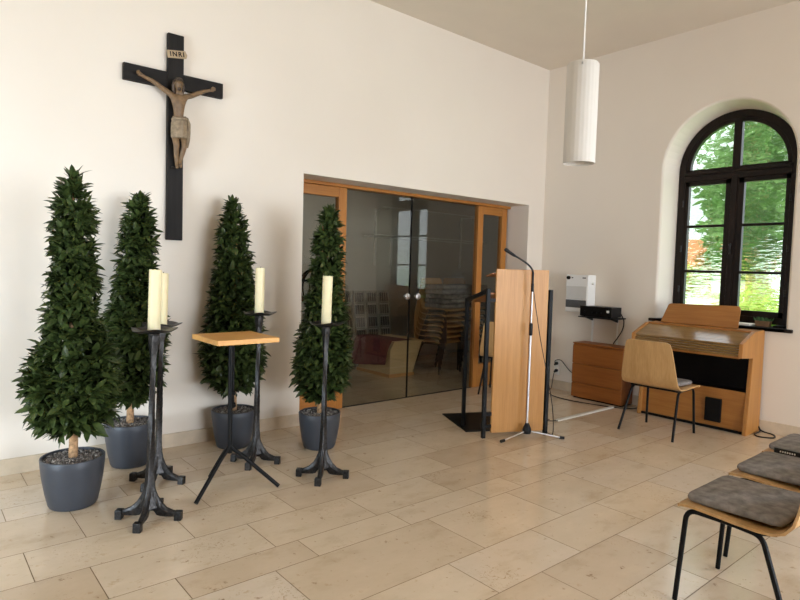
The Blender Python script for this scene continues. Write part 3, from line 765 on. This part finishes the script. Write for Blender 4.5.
def mic_stand():
    r = thing('microphone_stand', 'chrome microphone stand with gooseneck in front of the wooden lectern', 'microphone stand', (-2.164, -1.521, 0))
    b = MB(); b.lathe([(.012, .045), (.034, .05), (.040, .075), (.036, .10), (.022, .13), (.014, .145)], 20); b.build('hub', M['blackplastic'], r, smooth='auto')
    p = MB(); p.tube([(0, 0, .05), (0, 0, .98)], .0095, 12); p.tube([(0, 0, .97), (0, 0, 1.34)], .0065, 12); p.build('pole', M['chrome'], r, smooth='auto')
    p = MB(); p.lathe([(.012, .93), (.016, .935), (.016, 1.03), (.011, 1.04)], 14); p.build('clutch', M['blackplastic'], r, smooth='auto')
    for e in ((-.285, .045), (.255, -.205), (.10, .27)):
        l = MB().tube([(0, 0, .075), (e[0]*.96, e[1]*.96, .017)], .0065, 10).build('leg', M['chrome'], r, smooth='auto')
        u = Vector((e[0], e[1], 0)).normalized()
        MB().tube([Vector(e+(0.018,))-u*.03, Vector(e+(.014,))+u*.012], .0135, 12).build('rubber_foot', M['blackplastic'], l, smooth='auto')
    g = MB(); g.tube(bez([(0, 0, 1.335), (.0, .0, 1.44), (-.005, .0, 1.50), (-.045, .02, 1.555), (-.12, .055, 1.605), (-.17, .08, 1.632)], 30), .0085, 10); g.tube([(0, 0, 1.32), (0, 0, 1.39)], .012, 12)
    g.build('gooseneck', M['blackplastic'], r, smooth='auto')
    c = MB(); c.tube([(-.16, .075, 1.626), (-.185, .085, 1.640), (-.225, .10, 1.664), (-.25, .109, 1.679), (-.26, .113, 1.685)], [.010, .0135, .0145, .0165, .012], 12); c.build('capsule', M['blackplastic'], r, smooth='auto')
    k = MB(); k.tube(bez([(.004, -.004, 1.36), (.022, -.022, 1.2), (.07, -.055, .9), (.12, -.10, .6), (.175, -.135, .3), (.225, -.12, .05), (.30, -.02, .005), (.42, .12, .005)], 60), .0035, 8)
    k.build('cable', M['blackplastic'], r, smooth='auto')
mic_stand()

# ------------------------------------------------------------------ plywood chairs
def chair_mesh_parts():
    """seat shell profile in local x (front = +x), z"""
    prof = [(.245, .452), (.225, .466), (.17, .474), (.08, .470), (-.02, .463), (-.10, .460), (-.155, .463), (-.195, .480), (-.222, .520), (-.236, .580), (-.247, .67), (-.258, .76), (-.268, .835), (-.276, .893)]
    n = len(prof)
    # width narrows up the back, corners rounded
    hw = [.262, .276, .280, .280, .279, .278, .276, .274, .270, .262, .249, .235, .222, .208]
    rings_t, rings_b = [], []
    th = .011; K = 14
    vs, fs = [], []
    for side in (0, 1):
        for i, (x, z) in enumerate(prof):
            a = Vector(prof[max(0, i-1)]); b_ = Vector(prof[min(n-1, i+1)]); t = (b_-a).normalized(); nx, nz = -t.y, t.x   # normal
            if nz < 0 and i < 7: nx, nz = -nx, -nz
            if i >= 7 and nx < 0: nx, nz = -nx, -nz
            off = th if side else 0
            for k in range(K+1):
                s = -1+2*k/K
                dish = (.010*(s*s) if i < 8 else .0) - (.012*(1-s*s) if i >= 8 else 0)
                px = x - nx*off + (0 if i < 8 else dish*.9); pz = z - nz*off + (dish*.4 if i < 8 else 0)
                if i == n-1: pz -= .016*max(0, abs(s)-.86)/.14
                if i == 0: px -= .012*max(0, abs(s)-.8)/.2
                vs.append((px, s*hw[i], pz))
    R = K+1
    for side in (0, 1):
        o = side*n*R
        for i in range(n-1):
            for k in range(K): fs.append((o+i*R+k, o+i*R+k+1, o+(i+1)*R+k+1, o+(i+1)*R+k))
    o = n*R
    for i in range(n-1):
        fs.append((i*R, (i+1)*R, o+(i+1)*R, o+i*R)); fs.append((i*R+K, o+i*R+K, o+(i+1)*R+K, (i+1)*R+K))
    for k in range(K):
        fs.append((k, o+k, o+k+1, k+1)); q = (n-1)*R; fs.append((q+k, q+k+1, o+q+k+1, o+q+k))
    mb = MB(); mb.add(vs, fs); return mb
def make_chair(label, loc, rotz, group=None):
    r = thing('plywood_chair', label, 'chair', loc, rotz, group)
    chair_mesh_parts().build('seat_shell', M['ply'], r, smooth='auto')
    for s in (-1, 1):
        MB().tube(smoothpath([(.232, s*.236, .005), (.205, s*.222, .437), (.05, s*.215, .432)], .05, 6), .0115, 12).build('leg', M['black'], r, smooth='auto')
        MB().tube(smoothpath([(-.258, s*.262, .005), (-.105, s*.222, .425), (.0, s*.215, .430)], .04, 6), .0115, 12).build('leg', M['black'], r, smooth='auto')
    f = MB()
    for s in (-1, 1): f.tube([(.07, s*.215, .4325), (-.02, s*.215, .4295)], .0112, 12)
    f.tube([(-.095, -.218, .432), (-.150, -.21, .444), (-.150, .21, .444), (-.095, .218, .432)], .0095, 12); f.tube([(.10, -.215, .437), (.10, .215, .437)], .0105, 12); f.bb(.0, .09, -.12, .12, .436, .452)
    for s in (-1, 1): f.bb(-.06, .16, s*.215-.012, s*.215+.012, .43, .458)
    f.build('seat_frame', M['black'], r, smooth='auto')
    return r
def make_cushion(label, loc, rotz, group, sx=.42, sy=.50, t=.034):
    mb = MB(); n = 56; rg = []
    def sq(q, z):
        out = []
        for k in range(n):
            a = 2*PI*k/n; ca, sa = math.cos(a), math.sin(a); e = .20
            x = math.copysign(abs(ca)**e, ca)*(sx/2-q); y = math.copysign(abs(sa)**e, sa)*(sy/2-q)
            out.append((x, y, z+.004*math.sin(x*17)*math.cos(y*13)))
        return out
    for q, z in ((.012, 0), (.003, .004), (0, t*.5), (.003, t-.006), (.011, t-.001), (.05, t+.001), (.12, t+.002), (.19, t+.002)): rg.append(sq(q, z))
    mb.loft(rg); o = mb.build('seat_cushion', M['fabric'], None, smooth=True, loc=loc, rotz=rotz)
    return tag(o, label, 'cushion', group)

ROW = 'plywood chairs of the front row'
rowx = [-3.478, -2.835, -2.25]
rowy = [-3.815, -3.785, -3.745]
rowl = ['plywood chair nearest the camera, at the left end of the front row', 'second plywood chair of the row, between the nearest chair and the third',
        'third plywood chair of the row counting from the camera, farthest one']
base = make_chair(rowl[0], (rowx[0], -3.815, 0), PI/2, ROW)
def copy_chair(label, loc, rotz, group):
    c = dup(base); c.location = loc; c.rotation_euler = (0, 0, rotz); c['label'] = label
    if group: c['group'] = group
    elif 'group' in c: del c['group']
    return c
for x, y, l in zip(rowx[1:], rowy[1:], rowl[1:]): copy_chair(l, (x, y, 0), PI/2, ROW)
cul = ['grey felt cushion on the chair nearest the camera', 'grey felt cushion on the second chair of the front row', 'grey felt cushion on the third chair of the front row']
for x, y, l in zip(rowx, rowy, cul): make_cushion(l, (x, y+.02, .478), PI/2, 'grey cushions on the front row', .40, .46, .030)
# linking clip with a small light imprint
r = thing('linking_clip', 'small black plastic clip joining the second and third chair', 'clip', (-2.522, -3.655, .497), PI/2)
MB().bb(-.07, .07, -.010, .012, -.022, .014).build('clip_body', M['blackplastic'], r, bevel=.003)
mk = MB()
for k in range(7): mk.bb(-.04+k*.012, -.033+k*.012, .012, .0128, -.006, .003)
mk.build('imprint', M['white'], r)

oc = copy_chair('plywood chair pulled up to the organ, seen from behind', (-.905, -2.10, 0), 0, None)
make_cushion('grey cushion on the chair at the organ', (-.885, -2.10, .478), 0, None, .38, .44)
lc = copy_chair('plywood chair standing behind the lectern by the door frame', (-.80, -.12, 0), math.radians(28), None)

# ------------------------------------------------------------------ organ
def organ():
    y0, y1 = -1.59, -2.675     # left and right outer sides
    r = thing('organ', 'wooden console organ with closed slatted roll top under the arched window', 'organ', (-.02, -2.12, 0))
    X = .02; Y = 2.12
    def bx(mb, x0, x1, ya, yb, z0, z1): mb.bb(x0+X, x1+X, min(ya, yb)+Y, max(ya, yb)+Y, z0, z1)
    side = [(-.355, 0), (-.02, 0), (-.02, .995), (-.27, .985), (-.54, .885), (-.555, .755), (-.285, .735)]
    for a in (y0, y1+.036): m = MB(); m.prism([(p[0]+X, p[1]) for p in side], 1, a-.036+Y, a+Y); m.build('side_panel', M['organz'], r, bevel=.004)
    m = MB(); bx(m, -.315, -.295, y0-.036, y1+.036, .028, .405); m.build('kick_panel', M['organ'], r, bevel=.002)
    m = MB(); bx(m, -.33, -.30, y0-.036, y1+.036, .004, .028); m.build('plinth', M['dark'], r)
    m = MB(); bx(m, -.15, -.135, y0-.036, y1+.036, .39, .75); m.build('knee_board', M['dark'], r)
    m = MB(); bx(m, -.30, -.14, y0-.036, y1+.036, .396, .405); m.build('knee_shelf', M['dark'], r)
    m = MB(); bx(m, -.345, -.315, -2.285, -2.435, .075, .305); m.build('speaker_grille', M['dark'], r, bevel=.004)  # black speaker grille standing out from the kick panel
    m = MB(); bx(m, -.53, -.02, y0-.036, y1+.036, .745, .765); m.build('keybed', M['organ'], r)
    # roll top: slatted front then sloping cover
    m = MB()
    for k in range(5): 
        z = .766+k*.023; bx(m, -.540+.002*k, -.515, y0-.036, y1+.036, z, z+.020)
    m.build('roll_top_slats', M['slat'], r, bevel=.006)
    m = MB(); n = 9
    P0 = Vector((-.532, .880)); P1 = Vector((-.255, .978))
    for k in range(n):
        a = P0+(P1-P0)*k/n; c = P0+(P1-P0)*(k+.985)/n; nn = Vector((-(P1-P0).y, (P1-P0).x)).normalized()*.014
        q = [a-nn, c-nn, c, a]; m.prism([(p.x+X, p.y) for p in q], 1, y1+.036+Y, y0-.036+Y)
    m.build('roll_top_cover', M['slat'], r, bevel=.002)
    m = MB(); bx(m, -.262, -.02, y0-.036, y1+.036, .966, .992); m.build('top_board', M['organ'], r, bevel=.003)
    # music stand board, leaning back, rounded upper corners
    pl = [(-1.70, 0), (-1.745, .16)] + arc((-1.785, .175), .035, PI*.05, PI*.5, 5) + arc((-2.44, .19), .035, PI*.5, PI, 5) + [(-2.475, 0)]
    m = MB(); m.prism([(p[0]+Y, p[1]) for p in pl], 0, -.008, .008); o = m.build('music_stand', M['organ'], r, bevel=.003)
    o.location = (-.125, 0, .993); o.rotation_euler.y = math.radians(14)
    return r
organ()
c = MB(); c.tube(bez([(-.035, -2.675, .05), (-.07, -2.70, .012), (-.20, -2.70, .006), (-.27, -2.76, .006), (-.20, -2.86, .006), (-.08, -2.82, .006), (-.035, -2.72, .006), (-.03, -2.68, .02)], 50), .006, 8)
tag(c.build('power_cable', M['blackplastic'], None, smooth='auto'), 'black cable looped on the floor beside the organ', 'cable')

# ------------------------------------------------------------------ drawer cabinet, shelf, amplifier, heater, cables
def cabinet():
    r = thing('drawer_cabinet', 'low reddish-brown wooden cabinet with three drawers below the amplifier', 'cabinet', (-.14, -1.03, 0))
    m = MB(); m.bb(-.115, .115, -.325, .325, .015, .652); m.build('body', M['cab'], r, bevel=.003)
    for z0, z1 in ((.022, .185), (.191, .415), (.421, .640)):
        m = MB(); m.bb(-.134, -.1155, -.323, .323, z0, z1); m.build('drawer', M['cab'], r, bevel=.003)
    m = MB(); m.bb(-.134, .118, -.327, .327, .653, .668); m.build('top', M['cab'], r, bevel=.003)
    m = MB(); m.bb(-.10, .11, -.31, .31, 0, .015); m.build('plinth', M['dark'], r)
cabinet()
r = thing('wall_shelf', 'thin black shelf on white rails holding the amplifier', 'shelf', (0, -.99, .985))
MB().bb(-.28, -.004, -.23, .23, -.012, .0).build('shelf_board', M['blackplastic'], r, bevel=.002)
for y in (.20, -.13):
    MB().bb(-.014, -.001, y-.010, y+.010, -.39, .02).build('rail', M['white'], r)
    MB().prism([(-.20, -.0125), (-.014, -.0125), (-.014, -.06)], 1, y-.006, y+.006).build('bracket', M['blackplastic'], r)
r = thing('amplifier', 'flat black amplifier box standing on the wall shelf', 'amplifier', (-.145, -.975, .985))
MB().bb(-.11, .11, -.20, .20, .008, .122).build('case', M['blackplastic'], r, bevel=.003)
m = MB(); m.bb(-.116, -.1105, -.202, .202, .006, .124); fp = m.build('front_plate', M['dark'], r)
for y, z, q, mt in ((.14, .06, .012, 'blackplastic'), (.04, .055, .007, 'blackplastic'), (-.02, .055, .007, 'blackplastic'), (-.08, .055, .007, 'blackplastic'), (-.165, .075, .015, 'steelgrey')):
    MB().tube([(-.116, y, z), (-.128, y, z)], q, 14).build('knob', M[mt], fp, smooth='auto')
for y in (-.16, .16):
    for x in (-.08, .08): MB().lathe([(.012, 0), (.012, .008)], 10, (x, y, 0)).build('rubber_foot', M['blackplastic'], r)
c = MB(); c.tube(bez([(-.03, -1.17, 1.03), (-.025, -1.205, .95), (-.02, -1.19, .85), (-.03, -1.14, .75), (-.035, -1.10, .69), (-.03, -1.09, .672)], 30), .006, 8)
tag(c.build('amplifier_cable', M['blackplastic'], None, smooth='auto'), 'black cable hanging from the wall shelf behind the cabinet', 'cable')

def heater():
    r = thing('gas_heater', 'white wall heater with grey front and dark grille left of the amplifier', 'heater', (0, -.655, 1.02))
    m = MB(); m.bb(-.17, -.002, -.155, .155, 0, .455); m.build('casing', M['white'], r, bevel=.012)
    m = MB(); m.bb(-.176, -.168, -.135, .145, .155, .315); m.build('front_plate', M['heatgrey'], r, bevel=.003)
    m = MB(); m.bb(-.175, -.169, -.135, .145, .055, .148)
    for k in range(6): m.bb(-.18, -.173, -.13, .14, .062+k*.014, .068+k*.014)
    m.build('grille', M['heatdark'], r)
    m = MB(); m.tube([(-.17, .115, .415), (-.192, .115, .415)], .022, 18); m.build('knob', M['dark'], r, smooth='auto')
    m = MB(); m.bb(-.174, -.169, .055, .075, .41, .422); m.build('indicator', M['dark'], r)
    m = MB(); m.bb(-.174, -.169, -.12, -.075, .41, .422); m.build('name_plate', M['dark'], r)
    m = MB(); m.tube([(-.09, -.155, .35), (-.09, -.185, .35)], .014, 12); m.build('valve', M['white'], r, smooth='auto')
heater()

r = thing('power_socket', 'black plugs stacked in a white socket low on the wall', 'socket', (0, -.31, .285))
MB().bb(-.012, 0, -.04, .04, -.10, .10).build('socket_plate', M['white'], r, bevel=.003)
for z in (.045, -.045):
    MB().tube([(-.012, 0, z), (-.03, 0, z), (-.062, 0, z-.012)], [.021, .021, .013], 14).build('plug', M['blackplastic'], r, smooth='auto')
c = MB(); c.tube(bez([(-.06, -.31, .325), (-.075, -.33, .375), (-.06, -.40, .385), (-.05, -.48, .31), (-.045, -.56, .25), (-.03, -.68, .235)], 36), .005, 8)
c.tube(bez([(-.06, -.31, .235), (-.075, -.30, .14), (-.10, -.30, .02), (-.25, -.36, .006), (-.42, -.55, .006), (-.47, -.80, .006), (-.42, -1.10, .006), (-.33, -1.36, .006), (-.24, -1.46, .006), (-.06, -1.50, .006)], 60), .005, 8)
tag(c.build('extension_cable', M['blackplastic'], None, smooth='auto'), 'thin black cable running from the wall plugs across the floor', 'cable')

r = thing('cable_cover', 'pale floor cable cover running from the lectern to the cabinet', 'cable cover')
A = Vector((-1.39, -1.295, 0)); B = Vector((-.32, -1.315, 0))
m = MB(); m.prism([(-1.325, 0), (-1.265, 0), (-1.277, .012), (-1.313, .012)], 0, -1.40, -.34); m.build('channel', M['duct'], r, smooth='auto')
m = MB(); m.tube(bez([(-1.39, -1.295, .006), (-1.46, -1.29, .008), (-1.52, -1.26, .014), (-1.50, -1.22, .008), (-1.43, -1.235, .006)], 24), .004, 8); m.build('cable_end', M['blackplastic'], r, smooth='auto')

# things on the window sill
r = thing('planter', 'small brown planter with a green plant on the window sill', 'planter', (.10, -2.615, 1.0185))
m = MB(); m.prism([(-.06, 0), (.06, 0), (.068, .055), (-.068, .055)], 0, -.035, .035); m.build('trough', M['planter'], r, bevel=.003)
rnd = random.Random(5); m = MB()
for k in range(60):
    a = rnd.uniform(0, 6.28); p = Vector((rnd.uniform(-.028, .028), rnd.uniform(-.06, .06), .045)); d = Vector((math.cos(a)*.5, math.sin(a)*.7, 1)).normalized(); L = rnd.uniform(.03, .06)
    s = d.cross(Vector((math.sin(a), .3, .2))).normalized()*.009; q = p+d*L*.55
    m.add([p, q-s, p+d*L, q+s], [(0,1,2,3)])
m.build('plant', M['treeC'], r, fix=False)
m = MB(); m.bb(-.09, .09, -.115, .115, 0, .018); tag(m.build('music_book', M['paper'], None, bevel=.002, loc=(.10, -2.405, 1.0185)), 'pale music book lying on the window sill beside the planter', 'book')
m = MB(); m.bb(-.07, .07, -.05, .05, 0, .02); tag(m.build('dark_book', M['dark'], None, bevel=.002, loc=(.12, -2.765, 1.0185)), 'dark book at the right end of the window sill', 'book')

# ------------------------------------------------------------------ pendant lamp
lx, ly = -3.25, -2.66
r = thing('pendant_lamp', 'white cylindrical pendant lamp hanging from the ceiling by a thin rod', 'pendant lamp', (lx, ly, 2.165))
n = 72; m = MB(); rg = []
R0 = .094
def cyl(q, z): return [((q+.0011*math.cos(24*2*PI*k/n))*math.cos(2*PI*k/n), (q+.0011*math.cos(24*2*PI*k/n))*math.sin(2*PI*k/n), z) for k in range(n)]
m.loft([cyl(R0-.006, .004), cyl(R0-.001, .0), cyl(R0, .004), cyl(R0, .590), cyl(R0-.006, .598), cyl(.03, .60), cyl(.012, .60)], cap=False)
m.loft([cyl(R0-.006, .004), cyl(R0-.006, .58)], cap=False)
m.build('lamp_shade', M['shade'], r, smooth='auto')
m = MB(); m.lathe([(.02, .035), (R0-.012, .03), (R0-.007, .034), (R0-.007, .040), (.02, .042)], 40); m.build('diffuser', M['shade'], r, smooth='auto')
for a in (-2.6, -.5, 1.6): MB().tube([(R0*math.cos(a)*.99, R0*math.sin(a)*.99, .575), ((R0+.008)*math.cos(a), (R0+.008)*math.sin(a), .575)], .006, 10).build('screw', M['chrome'], r, smooth='auto')
MB().tube([(0, 0, .595), (0, 0, ZC-2.165-.05)], .0048, 10).build('rod', M['white'], r, smooth='auto')
MB().lathe([(.05, ZC-2.165-.06), (.055, ZC-2.165-.05), (.055, ZC-2.165-.001)], 24).build('ceiling_rose', M['white'], r, smooth='auto')

# ------------------------------------------------------------------ store room contents, seen through the glass
G = 'stacked plywood chairs in the store room'
def stack(x, y, rot, n, where):
    names = ['lowest', 'second lowest', 'third lowest', 'middle one', 'third from the top', 'second from the top', 'topmost']
    for k in range(n):
        copy_chair('plywood chair behind the glass, %s of the %s stack' % (names[k], where), (x+.018*k*math.cos(rot), y+.018*k*math.sin(rot), .078*k), rot, G)
stack(-.47, 1.42, -PI/2+.10, 7, 'left')
stack(.12, 1.56, -PI/2-.05, 7, 'right')
for (x, y, wh) in ((-.46, 1.29, 'left'), (.11, 1.42, 'right')):
    for k, nm in enumerate(('lowest', 'second', 'middle', 'fourth', 'topmost')):
        make_cushion('grey cushion behind the glass, %s in the pile on the %s chair stack' % (nm, wh), (x+.01*((k*7) % 3-1), y+.008*((k*5) % 3-1), .950+.066*k), PI/2+.05*((k % 3)-1), 'cushions piled on the chair stacks', .42, .50, .058)
r = thing('wooden_chest', 'pale wooden chest with slanted end standing behind the glass doors', 'chest', (-1.18, 1.40, 0))
m = MB()
pts = [(-.20, .03), (.21, .03), (.37, .47), (-.14, .47), (-.20, .38)]
m.prism(pts, 1, 0, .022); m.build('end_panel', M['pine'], r, bevel=.003)
m = MB(); m.prism([(-.20, .03), (.21, .03), (.36, .46), (-.14, .46), (-.20, .38)], 1, .022, .72); m.build('body', M['pine'], r)
m = MB(); m.bb(-.22, .23, -.012, .74, 0, .045); m.build('plinth', M['oakx'], r, bevel=.003)
m = MB(); m.bb(-.15, .40, -.012, .74, .4705, .488); m.build('lid', M['pine'], r, bevel=.003)
m = MB(); n = 14   # cloth over the left half
rg = []
for j in range(n+1):
    y = .02+.80*j/n
    w = .008*math.sin(j*1.9)
    rg.append([(.20-.10*j/n, y, .492), (0, y, .494), (-.16, y, .494), (-.19-w, y, .45), (-.235+w, y, .36), (-.26+w*2, y, .22), (-.27-w*2, y, .08+.10*(1-j/n))])
m.loft(rg, closed=False, cap=False); o = m.build('red_cloth', M['red'], None, smooth=True, loc=(-1.18, 1.40, 0))
so = o.modifiers.new('thick', 'SOLIDIFY'); so.thickness = .006; so.offset = 1
tag(o, 'wine red cloth draped over the wooden chest behind the glass', 'cloth')
G = 'grey slotted panels leaning in the store room'
lab = ['leftmost', 'second from the left', 'middle', 'second from the right', 'rightmost']
for k in range(5):
    x = -1.62+k*.245
    r = thing('slotted_panel', 'tall grey slotted panel leaning behind the chest, %s of five' % lab[k], 'panel', (x, 2.30+.02*k, .003), math.radians(4-3*k), G)
    r.rotation_euler.x = math.radians(-9)
    m = MB(); m.bb(-.10, -.08, -.012, .012, 0, 1.14); m.bb(.08, .10, -.012, .012, 0, 1.14)
    for z in (0, .18, .37, .56, .75, .94, 1.115): m.bb(-.08, .08, -.012, .012, z, z+.025)
    m.build('panel_frame', M['panelgrey'], r, bevel=.002)
    m = MB()
    for z in (0, .18, .37, .56, .75, .94):
        for q in range(4): m.bb(-.072+q*.04, -.046+q*.04, -.006, .006, z+.03, z+.17)
    m.build('slot_insert', M['paneldark'], r)
r = thing('coat_rail', 'pale metal coat rail fixed to the store room back wall behind glass', 'coat rail', (0, BY, 0))
m = MB()
for z in (1.97, 1.99): m.tube([(-.95, -.10 if z < 1.98 else -.35, z), (1.6, -.10 if z < 1.98 else -.35, z)], .011, 8)
m.tube([(-.78, -.35, 2.42), (1.45, -.35, 2.42)], .007, 8); m.build('rail', M['steelgrey'], r, smooth='auto')
for x in (-.66, -.33, 1.27):
    m = MB(); m.bb(x-.016, x+.016, -.03, 0, 1.52, 2.42 if x != -.33 else 2.0); m.tube([(x, -.02, 2.40), (x, -.36, 2.40 if x != -.33 else 1.99)] if x != -.33 else [(x, -.02, 1.97), (x, -.36, 1.99)], .008, 8)
    m.build('bracket', M['steelgrey'], r)
r = thing('iron_lantern', 'black wrought iron globe stand behind the left door pane', 'lantern stand', (-2.60, 1.35, 0))
m = MB()
for k in range(3): a = k*2*PI/3+.4; m.tube(smoothpath([(0, 0, .16), (.06*math.cos(a), .06*math.sin(a), .12), (.2*math.cos(a), .2*math.sin(a), .012)], .05), .012, 8)
m.build('foot', M['black'], r, smooth='auto')
MB().tube([(0, 0, .12), (0, 0, .98)], .014, 10).build('pole', M['black'], r, smooth='auto')
m = MB(); cz, RR = 1.22, .22
for k in range(5):
    a = k*PI/5; m.tube([(RR*math.cos(t)*math.cos(a), RR*math.cos(t)*math.sin(a), cz+1.1*RR*math.sin(t)) for t in [2*PI*i/32 for i in range(33)]], .010, 8)
for z in (-.11, .09):
    q = math.sqrt(RR*RR-z*z); m.tube([(q*math.cos(2*PI*i/28), q*math.sin(2*PI*i/28), cz+z) for i in range(29)], .009, 8)
m.build('cage', M['black'], r, smooth='auto')

# ------------------------------------------------------------------ garden outside the arched window
struct(MB().bb(.45, 40, -30, 30, -.45, -.35).build('ground', M['lawn']))
def garden_tree(name, label, loc, h, crown, mat, n, ls, seed, group=None):
    r = thing(name, label, 'tree' if 'tree' in name else 'shrub', loc, 0, group); rnd = random.Random(seed)
    MB().tube([(0, 0, 0), (.03, .02, h*.3), (0, .05, h*.6), (.05, 0, h*.85)], [h*.03, h*.024, h*.016, .02], 10).build('trunk', M['bark'], r, smooth=True)
    vs, fs = [], []
    for _ in range(n):
        c = rnd.choice(crown); d = Vector((rnd.gauss(0, 1), rnd.gauss(0, 1), rnd.gauss(0, 1))).normalized()
        p = Vector(c[0])+d*c[1]*rnd.uniform(.45, 1.0)**.6
        a = Vector((rnd.gauss(0, 1), rnd.gauss(0, 1), rnd.gauss(0, .5))).normalized(); b_ = a.cross(d+Vector((0, 0, .3))).normalized()
        L = ls*rnd.uniform(.6, 1.3); o = len(vs)
        vs.extend([tuple(p-a*L), tuple(p+b_*L*.45), tuple(p+a*L), tuple(p-b_*L*.45)]); fs.append((o, o+1, o+2, o+3))
    me = bpy.data.meshes.new('foliage'); me.from_pydata(vs, [], fs); me.materials.append(mat)
    f = bpy.data.objects.new('foliage', me); COL.objects.link(f); f.parent = r
    return r
garden_tree('garden_tree', 'large green tree filling the right half of the arched window', (6.2, -.5, -.35), 6, [((0, 0, 4.0), 1.3), ((.2, -.8, 3.1), 1.1), ((0, .3, 2.7), .9), ((0, -.6, 5.0), 1.2), ((.3, .5, 3.6), .9)], M['treeA'], 4200, .13, 1, 'garden trees outside the window')
garden_tree('garden_tree', 'darker green tree behind the middle of the arched window', (10.2, 1.05, -.35), 6, [((0, 0, 4.4), 1.1), ((0, -.5, 3.4), 1.0), ((0, .4, 3.2), .7), ((0, -.3, 5.3), .9)], M['treeC'], 3000, .15, 2, 'garden trees outside the window')
garden_tree('garden_shrub', 'bright yellow-green shrub low in the right half of the window', (4.2, -1.15, -.35), 1.8, [((0, 0, 1.3), .52), ((0, .35, 1.1), .42), ((0, -.4, 1.25), .42)], M['treeB'], 1600, .07, 3)
garden_tree('garden_shrub', 'yellow-green shrub low in the left half of the window', (7.3, 1.35, -.35), 2.2, [((0, .0, 1.75), .36), ((0, .35, 1.7), .30)], M['treeB'], 900, .10, 4)
garden_tree('flowering_shrub', 'orange-red flowering shrub above the yellow shrub in the window', (8.78, 1.47, -.35), 2.9, [((0, .1, 2.25), .32), ((0, -.3, 2.3), .22)], M['flower'], 600, .10, 5)
r = thing('garden_wall', 'pale rendered garden wall outside the left half of the window', 'wall', (8.3, 2.2, -.4))
MB().bb(-.12, .12, -1.4, 3.0, 0, 1.45).build('wall_body', M['garden_wall'], r)
MB().bb(-.16, .16, -1.4, 3.0, 1.45, 1.52).build('hedge_strip', M['lawn'], r)
r = thing('house', 'white house far behind the garden trees', 'house', (17, 5.2, -.4))
MB().bb(-2, 2, -2.6, 4, 0, 2.2).build('house_wall', M['garden_wall'], r)
MB().prism([(-2.3, 2.2), (2.3, 2.2), (0, 3.3)], 1, -2.8, 4.2).build('roof', M['rooftile'], r)

# ------------------------------------------------------------------ light
W = bpy.data.worlds.new('sky'); S.world = W; W.use_nodes = True; nt = W.node_tree
bg = nt.nodes['Background']; setc(bg.inputs['Color'], (.86, .94, 1.0)); bg.inputs['Strength'].default_value = 3.2
sun = bpy.data.lights.new('sun', 'SUN'); sun.energy = 14.0; sun.angle = math.radians(3); sun.color = (1, .95, .85)
so = bpy.data.objects.new('sun', sun); COL.objects.link(so); so.rotation_euler = Vector((.45, -.35, -.8)).to_track_quat('-Z', 'Y').to_euler()
def daylight(name, loc, d, sx, sy, e, col=(1, 1, 1), spread=160):
    l = bpy.data.lights.new(name, 'AREA'); l.shape = 'RECTANGLE'; l.size = sx; l.size_y = sy; l.energy = e; l.color = col; l.spread = math.radians(spread)
    o = bpy.data.objects.new(name, l); COL.objects.link(o); o.location = loc; o.rotation_euler = Vector(d).to_track_quat('-Z', 'Y').to_euler()
    return o
DAY = (.81, .88, 1.0)
for yc, e in zip(WIN[1:], (280, 280)): daylight('daylight', (.50, yc, 2.1), (-1, 0, -.22), 1.1, 2.1, e, DAY)
daylight('daylight', (sum(RW)/2, YB-.47, 1.5), (-.12, 1, -.16), RW[1]-RW[0], 2.75, 330, DAY, 130)  # lamp outside the unseen rear opening, lights the left wall
daylight('daylight', (XL-.47, sum(FW)/2, 1.1), (1, .85, -.08), FW[1]-FW[0], 2.1, 100, (.70, .85, 1.0), 90)  # lamp outside the unseen far door, turned towards the left wall
daylight('daylight', (BX0-.25, 1.5, 1.6), (1, .15, -.1), 1.0, 1.2, 6, DAY)  # lamp at the added store window, brightens things behind the glass
p = daylight('portal', (.42, WIN[0], 2.1), (-1, 0, 0), 1.2, 2.3, 1); p.data.cycles.is_portal = True

# ------------------------------------------------------------------ camera
cam = bpy.data.cameras.new('camera'); cam.sensor_fit = 'HORIZONTAL'; cam.sensor_width = 36; cam.lens = 592.9/800*36; cam.clip_start = .05; cam.clip_end = 200
co = bpy.data.objects.new('camera', cam); COL.objects.link(co); S.camera = co
yaw, pit, rol = .8718, -.0548, -.0284
f = Vector((math.cos(yaw)*math.cos(pit), math.sin(yaw)*math.cos(pit), math.sin(pit)))
rt = Vector((math.sin(yaw), -math.cos(yaw), 0)); dn = f.cross(rt)
r2 = rt*math.cos(rol)+dn*math.sin(rol); d2 = dn*math.cos(rol)-rt*math.sin(rol)
mw = Matrix((( r2.x, -d2.x, -f.x, -6.4307), (r2.y, -d2.y, -f.y, -4.7807), (r2.z, -d2.z, -f.z, 1.5), (0, 0, 0, 1)))
co.matrix_world = mw

S.view_settings.view_transform = 'Standard'; S.view_settings.look = 'None'; S.view_settings.gamma = 1
S.view_settings.use_curve_mapping = False
S.view_settings.exposure = 0.13
S.cycles.use_denoising = True
S.cycles.max_bounces = 12; S.cycles.diffuse_bounces = 6; S.cycles.transparent_max_bounces = 16
S.cycles.sample_clamp_indirect = 8
S.cycles.caustics_reflective = False
